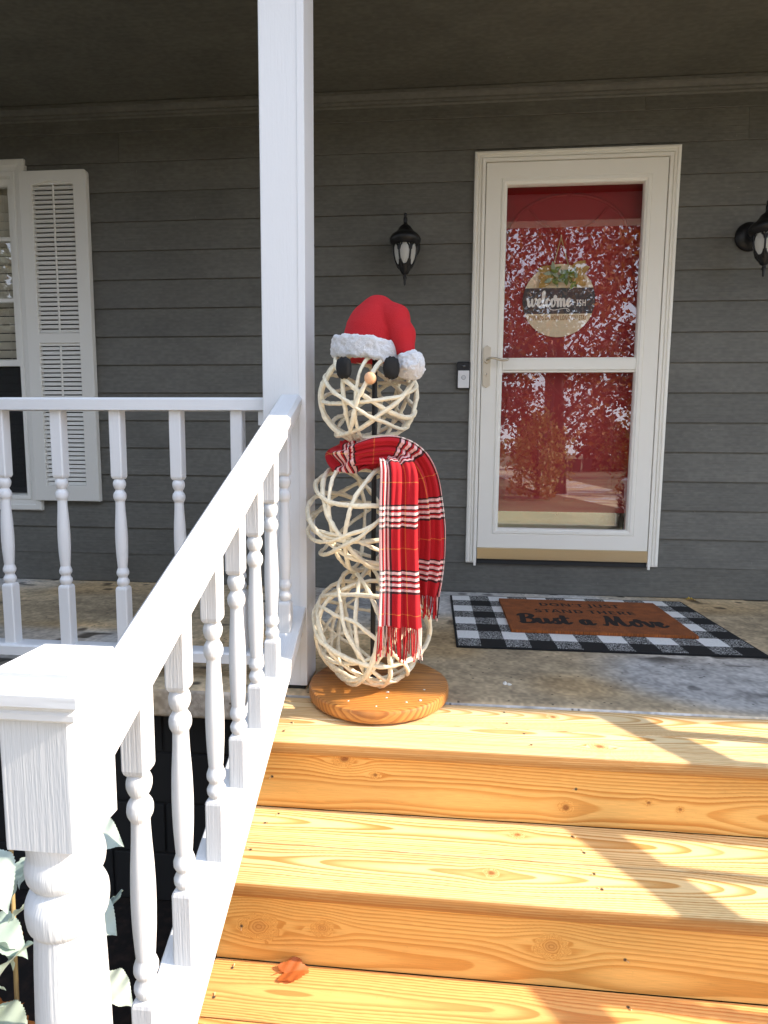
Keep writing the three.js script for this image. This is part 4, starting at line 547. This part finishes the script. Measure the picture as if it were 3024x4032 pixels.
// ------------------------------------------------------------ scarf
{
  const sc = thing('plaid_scarf', 'red tartan scarf with fringe wrapped round the snowman neck', 'scarf', [0, 0, 0]);
  const PER = 0.186;
  const band = (p) => { for (const [a, b] of [[0.06, 0.105], [0.15, 0.195], [0.24, 0.285], [0.33, 0.365]]) if (p > a && p < b) return 1; for (const [a, b] of [[0.105, 0.125], [0.195, 0.215], [0.285, 0.305], [0.035, 0.06], [0.365, 0.4]]) if (p > a && p < b) return 2; if (p > 0.7 && p < 0.713) return 3; return 0; };
  const t = tex(512, 512, (x, y) => { const a = band(x / 512), b = band(y / 512), tw = ((x + y) >> 1) % 2, n = 0.9 + 0.2 * h2(x, y); const col = [[172, 4, 22], [238, 226, 216], [20, 12, 14], [214, 150, 60]]; let c; if (a && b) c = a === b ? col[a] : tw ? col[a] : col[b]; else if (a || b) { const k = a || b; c = k === 3 ? (tw ? col[3] : col[0]) : col[k].map((v, i) => mix(v, col[0][i], tw ? 0.05 : 0.42)); } else c = col[0]; return c.map((v) => v * n); });
  t.repeat.set(1 / PER, 1 / PER);
  const cloth = phy({ map: t, roughness: 0.92, sheen: 0.3, sheenColor: new THREE.Color(0.6, 0.2, 0.2), side: THREE.DoubleSide });
  function ribbon(pts, dirs, widths, fold, len, wid, closed = false, uo = 0, vo = 0, us = 0.14) {
    const C = new THREE.CatmullRomCurve3(pts, closed, 'catmullrom', 0.5), D = new THREE.CatmullRomCurve3(dirs, closed), M = len, N = wid, P = [], UV = [];
    let acc = 0, prev = null;
    for (let i = 0; i <= M; i++) { const s = i / M, c = C.getPoint(s), w = D.getPoint(s).normalize(), tan = C.getTangent(s), nor = tan.clone().cross(w).normalize(); const k = s * (widths.length - 1), j = Math.min(widths.length - 2, Math.floor(k)), wd = mix(widths[j], widths[j + 1], k - j); if (prev) acc += c.distanceTo(prev); prev = c; const row = []; for (let q = 0; q <= N; q++) { const u = q / N - 0.5, f = fold(u, s); row.push(c.clone().addScaledVector(w, u * wd).addScaledVector(nor, f)); } P.push(row); UV.push(acc); }
    const pos = [], uv = [], idx = [], cols = N + 1;
    for (const side of [0, 1]) for (let i = 0; i <= M; i++) for (let q = 0; q <= N; q++) { const v = P[i][q], a = P[Math.max(0, i - 1)][q], b = P[Math.min(M, i + 1)][q], c2 = P[i][Math.max(0, q - 1)], d = P[i][Math.min(N, q + 1)]; const n = b.clone().sub(a).cross(d.clone().sub(c2)).normalize().multiplyScalar(side ? 0.0016 : -0.0016); pos.push(v.x + n.x, v.y + n.y, v.z + n.z); uv.push(q / N * us + uo, UV[i] + vo); }
    const S = (M + 1) * cols;
    for (let i = 0; i < M; i++) for (let q = 0; q < N; q++) { const a = i * cols + q, b = a + 1, c2 = a + cols, d = c2 + 1; idx.push(a, b, d, a, d, c2, S + a, S + d, S + b, S + a, S + c2, S + d); }
    for (let i = 0; i < M; i++) for (const q of [0, N]) { const a = i * cols + q, c2 = a + cols; idx.push(a, c2, S + c2, a, S + c2, S + a); }
    const g = new THREE.BufferGeometry(); g.setAttribute('position', new THREE.Float32BufferAttribute(pos, 3)); g.setAttribute('uv', new THREE.Float32BufferAttribute(uv, 2)); g.setIndex(idx); g.computeVertexNormals(); return { g, last: P[M] };
  }
  // loop round the neck
  const ring = [], rd = [];
  for (let i = 0; i < 16; i++) { const a = i / 16 * 6.2832; ring.push(V(-0.378 + 0.098 * Math.cos(a), 0.764 + 0.012 * Math.cos(a + 0.6), SZ + 0.088 * Math.sin(a))); rd.push(V(0.35 * Math.cos(a), -1, 0.35 * Math.sin(a))); }
  mesh('neck_wrap', ribbon(ring, rd, [0.088, 0.086, 0.094, 0.1, 0.096, 0.088], (u, s) => 0.012 * Math.sin(u * 15 + 5 * Math.sin(s * 12.6)) + 0.014 * Math.cos(u * 6) + 0.005 * Math.sin(s * 40 + u * 9), 120, 20, true, 0.08, 0.03, 0.1).g, cloth, sc);
  const F = ribbon([V(-0.292, 0.752, SZ + 0.1), V(-0.275, 0.732, SZ + 0.15), V(-0.268, 0.69, SZ + 0.165), V(-0.268, 0.6, SZ + 0.172), V(-0.267, 0.5, SZ + 0.165), V(-0.263, 0.4, SZ + 0.168), V(-0.261, 0.33, SZ + 0.18), V(-0.259, 0.276, SZ + 0.186)], [V(1, 0.25, -0.3), V(1, 0, -0.25), V(1, 0, -0.2), V(1, 0, -0.2), V(1, -0.02, -0.2), V(1, -0.04, -0.15), V(1, -0.06, -0.1), V(1, -0.08, -0.1)], [0.075, 0.098, 0.106, 0.108, 0.11, 0.112, 0.116, 0.122], (u, s) => (0.010 * Math.cos(u * 14 + 1.2) + 0.006 * Math.sin(u * 30 + s * 3) + 0.008 * sstep(-0.1, -0.4, u)) * (0.5 + 0.6 * s), 90, 26, false, 0.028, 0.02, 0.15);
  mesh('front_tail', F.g, cloth, sc);
  const Bk = ribbon([V(-0.42, 0.752, SZ + 0.098), V(-0.35, 0.768, SZ + 0.118), V(-0.285, 0.772, SZ + 0.112), V(-0.232, 0.745, SZ + 0.09), V(-0.2, 0.69, SZ + 0.075), V(-0.186, 0.62, SZ + 0.07), V(-0.178, 0.54, SZ + 0.065), V(-0.177, 0.45, SZ + 0.06), V(-0.182, 0.38, SZ + 0.062), V(-0.184, 0.338, SZ + 0.064)], [V(0, 1, 0.3), V(0.05, 1, 0.25), V(0.35, 0.9, 0.1), V(0.75, 0.6, -0.1), V(0.95, 0.25, -0.25), V(1, 0.1, -0.35), V(1, 0.02, -0.35), V(1, -0.06, -0.35), V(1, -0.16, -0.3), V(1, -0.2, -0.3)], [0.06, 0.076, 0.078, 0.082, 0.086, 0.09, 0.095, 0.095, 0.085, 0.072], (u, s) => 0.009 * Math.sin(u * 17 + 2.2 + s * 2) * (0.35 + s) + 0.004 * Math.sin(u * 36 + s * 7), 100, 24, false, 0.08, 0.05, 0.12);
  mesh('back_tail', Bk.g, cloth, sc);
  const fr = rng(44), strandCol = [[166, 10, 20], [200, 60, 60], [232, 200, 190], [150, 8, 16], [40, 20, 22]].map((c) => new THREE.Color(c[0] / 255, c[1] / 255, c[2] / 255).convertSRGBToLinear());
  const fringe = (row, len, n, k0) => { const gs = []; for (let i = 0; i < n; i++) { const a = row[Math.min(row.length - 1, Math.round(i / (n - 1) * (row.length - 1)))], l = len * (0.75 + 0.45 * fr()), dx = (fr() - 0.5) * 0.016, dz = (fr() - 0.3) * 0.012; const g = tube([a.clone().add(V(0, 0.003, 0)), a.clone().add(V(dx * 0.3, -l * 0.4, dz * 0.4)), a.clone().add(V(dx + 0.004 * Math.sin(i * 3), -l, dz))], 0.0019, 8, 5); const c = strandCol[(i < n * k0 || i > n * 0.88) ? (fr() < 0.5 ? 2 : fr() < 0.5 ? 4 : 0) : (fr() < 0.75 ? 0 : fr() < 0.6 ? 1 : 3)], col = new Float32Array(g.attributes.position.count * 3); for (let j = 0; j < col.length; j += 3) { col[j] = c.r; col[j + 1] = c.g; col[j + 2] = c.b; } g.setAttribute('color', new THREE.BufferAttribute(col, 3)); gs.push(g); } return merge(gs); };
  const strand = std({ vertexColors: true, roughness: 0.95 });
  mesh('fringe', fringe(F.last, 0.088, 34, 0.2), strand, sc); mesh('fringe', fringe(Bk.last, 0.062, 22, 0), strand, sc);
}
// ------------------------------------------------------------ fallen leaves and crumbs
function leafBlade(l, w, teeth, curl, fold) { // pointed blade along +z lying in xz, with fold along the midrib
  const n = 44, pos = [], idx = [], uv = [];
  for (let i = 0; i <= n; i++) { const t = i / n, b = Math.sin(Math.PI * Math.pow(t, 0.8)) * w * (1 - 0.18 * t), s = b * (1 - teeth * (i % 2)); for (const q of [-1, -0.5, 0, 0.5, 1]) { const x = q * s; pos.push(x, fold * Math.abs(x) - curl * (t - 0.35) ** 2 * l + 0.003 * Math.sin(t * 22) * Math.abs(q), t * l); uv.push(q * 0.5 + 0.5, t); } }
  for (let i = 0; i < n; i++) for (let q = 0; q < 4; q++) { const a = i * 5 + q; idx.push(a, a + 5, a + 1, a + 1, a + 5, a + 6); }
  const g = new THREE.BufferGeometry(); g.setAttribute('position', new THREE.Float32BufferAttribute(pos, 3)); g.setAttribute('uv', new THREE.Float32BufferAttribute(uv, 2)); g.setIndex(idx); g.computeVertexNormals(); return g;
}
{
  const lm = (c) => phy({ color: new THREE.Color(...c), roughness: 0.6, transmission: 0.25, thickness: 0, side: THREE.DoubleSide });
  const a = thing('fallen_leaf', 'curled orange autumn leaf on the lowest visible pine tread', 'leaf', [-0.474, -0.4235, 1.977]);
  const rust = lm([0.5, 0.13, 0.02]);
  const lobed = (() => { const rings = 7, seg = 72, pos = [0, 0.004, 0], idx = []; for (let k = 1; k <= rings; k++) for (let j = 0; j < seg; j++) { const th = j / seg * 6.2832, lobe = 0.76 + 0.24 * Math.pow(Math.abs(Math.cos(th * 2.5)), 0.7) - 0.05 * (j % 2), back = 1 - 0.45 * sstep(2.4, 3.1, Math.abs(th - 3.1416) < 3.2 ? Math.PI - Math.abs(Math.PI - th) : 0), q = 0.036 * lobe * back * k / rings, x = Math.cos(th) * q, z = Math.sin(th) * q; pos.push(x * 1.1, 0.004 + 0.22 * Math.abs(z) - 6 * Math.max(0, x - 0.008) ** 2 * 2 + 0.0007 * Math.sin(x * 240 + z * 160), z * 0.8); } for (let j = 0; j < seg; j++) { idx.push(0, 1 + (j + 1) % seg, 1 + j); for (let k = 0; k + 1 < rings; k++) { const a0 = 1 + k * seg + j, b0 = 1 + k * seg + (j + 1) % seg; idx.push(a0, b0, b0 + seg, a0, b0 + seg, a0 + seg); } } const g = new THREE.BufferGeometry(); g.setAttribute('position', new THREE.Float32BufferAttribute(pos, 3)); g.setIndex(idx); g.computeVertexNormals(); return g; })();
  let m = mesh('leaf_blade', lobed, rust, a); m.rotation.set(0.15, 0.25, 0.05); m.position.set(0, 0.001, 0);
  mesh('leaf_stem', tube([V(-0.008, 0.005, 0), V(-0.026, 0.004, 0.003), V(-0.042, 0.002, 0.01)], 0.0008, 8, 5), rust, a);
  const b = thing('fallen_leaf', 'small yellow leaf behind the checked rug against the wall', 'leaf', [1.17, 0.002, 0.045]);
  m = mesh('leaf_blade', leafBlade(0.05, 0.018, 0.15, 0.4, 0.5), lm([0.55, 0.36, 0.05]), b); m.rotation.set(-0.2, 1.5, 0.2); m.position.set(-0.02, 0.004, 0);
  const crumb = std({ color: new THREE.Color(0.75, 0.72, 0.64), roughness: 0.8 }), r = rng(9);
  const chipAt = (x, y, z, s, label) => { const g = new THREE.IcosahedronGeometry(s, 1), p = g.attributes.position; for (let i = 0; i < p.count; i++) { const k = 0.6 + 0.8 * n3(p.getX(i) * 300, p.getY(i) * 300, p.getZ(i) * 300 + x * 40); p.setXYZ(i, p.getX(i) * k * 1.4, p.getY(i) * k * 0.6, p.getZ(i) * k); } g.computeVertexNormals(); const o = mesh('paint_crumb', g, crumb); o.position.set(x, y + s * 0.3, z); o.rotation.y = r() * 6; tag(o, label, 'crumb', 'white crumbs'); };
  chipAt(0.075, 0.001, 1.272, 0.007, 'white crumb on the bare concrete between rug and steps'); chipAt(0.088, 0.001, 1.28, 0.006, 'white crumb on the bare concrete between rug and steps');
  for (const [x, z] of [[-0.325, 1.572], [-0.2, 1.52], [-0.24, 1.535], [-0.3, 1.51], [-0.3, 1.47], [-0.19, 1.44], [-0.41, 1.545]]) chipAt(x, 0.038, z, 0.0022 + 0.0018 * r(), 'tiny white crumb on the round snowman base');
}
// ------------------------------------------------------------ shrub beside the newel
{
  const g = thing('hydrangea_shrub', 'broad-leaved shrub with pale toothed leaves behind the stair newel', 'shrub', [-0.98, GY, 2.2]);
  const leafMats = [[0.42, 0.5, 0.4], [0.5, 0.58, 0.5], [0.36, 0.46, 0.4]].map((c) => phy({ color: new THREE.Color(...c), roughness: 0.5, transmission: 0.22, thickness: 0, side: THREE.DoubleSide }));
  const lg = [leafBlade(0.125, 0.042, 0.05, 0.6, 0.25), leafBlade(0.1, 0.036, 0.05, 0.35, 0.3), leafBlade(0.08, 0.029, 0.05, 0.8, 0.2)];
  const stemM = std({ color: new THREE.Color(0.34, 0.24, 0.1), roughness: 0.8 }), r = rng(61);
  const put = (x, y, z, rx, ry, rz, k) => { const m = mesh('leaf', lg[k % 3], leafMats[Math.floor(r() * 3)], g); m.position.set(x + 0.98, y - GY, z - 2.2); m.rotation.set(rx, ry, rz, 'YXZ'); };
  put(-1.02, -0.0, 2.2, 0.5, 1.0, 0.2, 0); put(-0.86, -0.06, 2.22, 0.4, -1.4, 0.3, 1); put(-1.02, -0.12, 2.24, 0.2, 1.5, 0.1, 0); put(-0.9, -0.14, 2.24, 0.7, -0.9, 0.5, 0); put(-1.0, -0.3, 2.24, 0.1, 1.2, 0.3, 0); put(-0.92, -0.34, 2.24, 0.3, 1.4, -0.3, 2);
  put(-0.84, 0.05, 2.18, 0.25, 1.5, 0.5, 1); put(-0.83, -0.085, 2.2, 0.5, 1.35, 0.5, 1);
  for (let i = 0; i < 46; i++) { const a = r() * 6.28, q = 0.1 + 0.22 * r(), x = -1.06 + Math.cos(a) * q, z = 2.16 + Math.sin(a) * q; if (x > -0.86) continue; put(x, -0.06 - 0.5 * r() * r(), z, 0.15 + 0.7 * r(), a + 1.57 - 3.14 * (r() < 0.15), (r() - 0.5) * 0.8, i); }
  for (let i = 0; i < 9; i++) { const a = r() * 6.28, q = 0.1 + 0.12 * r(); mesh('stem', tube([V(0.03 * Math.cos(a), 0, 0.03 * Math.sin(a)), V(q * 0.6 * Math.cos(a), 0.4, q * 0.6 * Math.sin(a)), V(q * Math.cos(a) * 1.2, 0.72 + 0.1 * r(), q * Math.sin(a) * 1.2)], 0.005, 12, 6), stemM, g); }
  const dead = phy({ color: new THREE.Color(0.42, 0.16, 0.04), roughness: 0.8, side: THREE.DoubleSide });
  for (let i = 0; i < 14; i++) { const m = mesh('withered_leaf', lg[2], dead, g); m.position.set(-0.25 + 0.5 * r(), 0.25 + 0.4 * r(), -0.15 + 0.35 * r()); m.rotation.set(r() * 3, r() * 6, r() * 3); if (m.position.x > 0.12) m.position.x -= 0.25; }
}
// ------------------------------------------------------------ trees and yard (seen in the door glass)
{
  const bark = std({ color: new THREE.Color(0.07, 0.05, 0.04), roughness: 0.95 });
  function tree(name, label, x, z, H, R, cols, n, leaf, seed, base = 0.3, group = 'autumn trees across the yard') {
    const g = thing(name, label, 'tree', [x, GY, z], group), r = rng(seed);
    const gs = []; const limb = (a, b, ra, rb) => { const m = a.clone().lerp(b, 0.5).add(V((r() - 0.5) * 0.1, 0, (r() - 0.5) * 0.1).multiplyScalar(a.distanceTo(b))); const t = new THREE.TubeGeometry(new THREE.CatmullRomCurve3([a, m, b]), 8, 1, 6), p = t.attributes.position, nn = t.attributes.normal; for (let i = 0; i < p.count; i++) { const k = mix(ra, rb, Math.floor(i / 7) / 8) - 1; p.setXYZ(i, p.getX(i) + nn.getX(i) * k, p.getY(i) + nn.getY(i) * k, p.getZ(i) + nn.getZ(i) * k); } gs.push(t); };
    const top = V((r() - 0.5) * H * 0.06, H * 0.86, (r() - 0.5) * H * 0.06), rad = H * 0.016 + 0.05; limb(V(0, -0.1, 0), top, rad * 1.25, rad * 0.2);
    const clumps = [];
    for (let i = 0; i < 16; i++) { const t = base + (0.95 - base) * (i / 15), a = i * 2.4 + r(), q = R * (0.55 + 0.5 * r()) * Math.sin(Math.PI * clamp((t - base) / (1 - base) * 0.85 + 0.14)), e = V(Math.cos(a) * q, t * H + 0.12 * H * r(), Math.sin(a) * q); limb(V(0, 0, 0).lerp(top, t * 0.92), e, rad * 0.4 * (1.1 - t), 0.02); clumps.push([e, R * (0.26 + 0.2 * r())], [e.clone().multiplyScalar(0.6).setY(e.y - 0.02 * H), R * (0.22 + 0.15 * r())]); }
    mesh('trunk', merge(gs), bark, g);
    const pos = new Float32Array(n * 18), col = new Float32Array(n * 18), v = [V(), V(), V(), V()];
    for (let i = 0; i < n; i++) { const [c, cr] = clumps[Math.floor(r() * clumps.length)]; const d = V(r() - 0.5, r() - 0.5, r() - 0.5).normalize().multiplyScalar(cr * Math.pow(r(), 0.45)); const o = c.clone().add(d); const a = V(r() - 0.5, r() - 0.5, r() - 0.5).normalize(), b = V(r() - 0.5, r() - 0.5, r() - 0.5).cross(a).normalize(), s = leaf * (0.6 + 0.8 * r()); v[0].copy(o).addScaledVector(a, s); v[1].copy(o).addScaledVector(b, s * 0.55); v[2].copy(o).addScaledVector(a, -s); v[3].copy(o).addScaledVector(b, -s * 0.55); const q = cols[Math.floor(r() * cols.length)], k = 0.7 + 0.6 * r(); [0, 1, 2, 0, 2, 3].forEach((e, j) => { pos.set([v[e].x, v[e].y, v[e].z], i * 18 + j * 3); col.set([q[0] * k, q[1] * k, q[2] * k], i * 18 + j * 3); }); }
    const cg = new THREE.BufferGeometry(); cg.setAttribute('position', new THREE.BufferAttribute(pos, 3)); cg.setAttribute('color', new THREE.BufferAttribute(col, 3)); cg.computeVertexNormals();
    const m = mesh('crown', cg, phy({ vertexColors: true, roughness: 0.7, transmission: 0.3, thickness: 0, side: THREE.DoubleSide }), g); m.userData.kind = 'stuff';
  }
  const OR = [[0.28, 0.08, 0.01], [0.22, 0.05, 0.008], [0.36, 0.15, 0.02], [0.1, 0.025, 0.006]], BR = [[0.09, 0.02, 0.006], [0.05, 0.018, 0.006], [0.15, 0.035, 0.006]], GR = [[0.05, 0.07, 0.02], [0.09, 0.1, 0.03], [0.14, 0.1, 0.02]], YL = [[0.42, 0.28, 0.05], [0.34, 0.2, 0.03], [0.3, 0.24, 0.06]];
  tree('maple_tree', 'slender orange maple reflected near the middle of the lower door pane', 4.6, 20, 11, 3.2, OR, 4200, 0.11, 201, 0.22);
  tree('maple_tree', 'large rust-coloured maple reflected at the left of the door glass', 1.6, 19, 13, 4.2, [...OR, ...BR], 5600, 0.11, 202, 0.2);
  tree('maple_tree', 'bare-branched red maple reflected at the right of the door glass', 8.6, 22, 15, 4.4, BR, 2600, 0.11, 203, 0.25);
  tree('maple_tree', 'far orange maple beyond the driveway', 6.8, 34, 17, 5.5, OR, 4000, 0.15, 204, 0.18);
  tree('oak_tree', 'far brown oak beyond the driveway on the left', 1.5, 36, 19, 6.5, [...BR, ...GR], 4600, 0.16, 205, 0.15);
  tree('oak_tree', 'far brown oak beyond the driveway on the right', 13, 34, 18, 6, [...BR, ...OR], 4600, 0.22, 206, 0.16);
  tree('oak_tree', 'green-brown oak reflected in the left window', -17, 20, 15, 5, [...GR, ...BR], 4600, 0.18, 207, 0.2);
  tree('oak_tree', 'second green-brown oak in the left part of the yard', -9, 26, 16, 5, [...GR, ...YL], 4600, 0.18, 208, 0.2);
  for (const [x, z, l, sd] of [[3, 47, 'first low rust tree of the far tree line from the left', 231], [8.5, 50, 'second low rust tree of the far tree line from the left', 232], [14, 48, 'third low rust tree of the far tree line from the left', 233], [19.5, 50, 'fourth low rust tree of the far tree line from the left', 234], [-4, 49, 'low brown tree at the left end of the far tree line', 235]]) tree('far_tree', l, x, z, 3.8, 2.9, [...BR, ...OR], 1800, 0.26, sd, 0.03, 'far tree line');
  tree('golden_bush', 'rounded golden bush beside the far driveway', 3.3, 17.5, 2.6, 1.3, YL, 2600, 0.07, 209, 0.05, 'yard bushes');
  tree('golden_bush', 'golden bush on the far right of the driveway', 7.6, 20, 3.2, 1.4, [...YL, ...OR], 2600, 0.08, 210, 0.05, 'yard bushes');
  { const c = thing('conical_evergreen', 'dark conical evergreen beside the walkway reflected in the door', 'shrub', [2.5, GY, 4.7]), r = rng(300), n = 5200, pos = new Float32Array(n * 9); for (let i = 0; i < n; i++) { const t = Math.pow(r(), 0.7), y = 1.95 * (1 - t), q = (0.03 + 0.5 * t) * Math.pow(r(), 0.3), a = r() * 6.283, o = V(Math.cos(a) * q, y, Math.sin(a) * q), d = V(Math.cos(a), 0.9, Math.sin(a)).normalize().multiplyScalar(0.07), e = V(-Math.sin(a), r() - 0.5, Math.cos(a)).multiplyScalar(0.016); pos.set([o.x - e.x, o.y - e.y, o.z - e.z, o.x + e.x, o.y + e.y, o.z + e.z, o.x + d.x, o.y + d.y, o.z + d.z], i * 9); } const g = new THREE.BufferGeometry(); g.setAttribute('position', new THREE.BufferAttribute(pos, 3)); g.computeVertexNormals(); mesh('crown', g, std({ color: new THREE.Color(0.025, 0.04, 0.022), roughness: 0.8, side: THREE.DoubleSide }), c).userData.kind = 'stuff'; mesh('trunk', lathe([[0.05, -0.02], [0.03, 1.2], [0.004, 1.9]], 8), bark, c); }
  const EV = [[0.018, 0.03, 0.014], [0.025, 0.04, 0.02], [0.012, 0.02, 0.01]];  // unseen shrubs, added to hold sky light off the left wall
  tree('added_evergreen', 'dense dark evergreen shrub added out of view to dim the left wall', -2.35, 2.5, 3.0, 0.8, EV, 6000, 0.06, 221, 0.02, 'added evergreen shrubs out of view left of the steps');
  tree('added_evergreen', 'wide dark evergreen shrub added out of view to dim the far left porch', -4.0, 2.6, 2.4, 1.0, EV, 5200, 0.06, 222, 0.02, 'added evergreen shrubs out of view left of the steps');
  tree('added_evergreen', 'tall dark evergreen shrub added on the left lawn to block sky light', -3.9, 4.6, 3.4, 1.2, EV, 5200, 0.07, 223, 0.02, 'added evergreen shrubs out of view left of the steps');
  tree('added_evergreen', 'tallest dark evergreen shrub added at the left lawn corner to block sky light', -6.2, 4.4, 3.8, 1.4, EV, 5200, 0.08, 224, 0.02, 'added evergreen shrubs out of view left of the steps');
  const binM = std({ color: new THREE.Color(0.02, 0.03, 0.028), roughness: 0.6 });
  for (const [x, z, l] of [[10.1, 44, 'left dark rubbish bin beside the far driveway'], [10.8, 44.2, 'middle dark rubbish bin beside the far driveway'], [11.8, 45, 'right dark rubbish bin set apart by the far driveway']]) { const b = thing('rubbish_bin', l, 'bin', [x, GY, z], 'rubbish bins by the driveway'); mesh('bin_body', prism([[-0.24, 0.08], [0.24, 0.08], [0.31, 0.98], [-0.31, 0.98]], 'z', -0.3, 0.3), binM, b); mesh('lid', bx(-0.34, 0.34, 0.985, 1.05, -0.36, 0.33, 0.02), binM, b); for (const s of [-0.2, 0.2]) mesh('wheel', new THREE.CylinderGeometry(0.11, 0.11, 0.05, 14).rotateZ(Math.PI / 2).translate(s, 0.11, 0.26), binM, b); }
}
renderer.render(scene, camera);
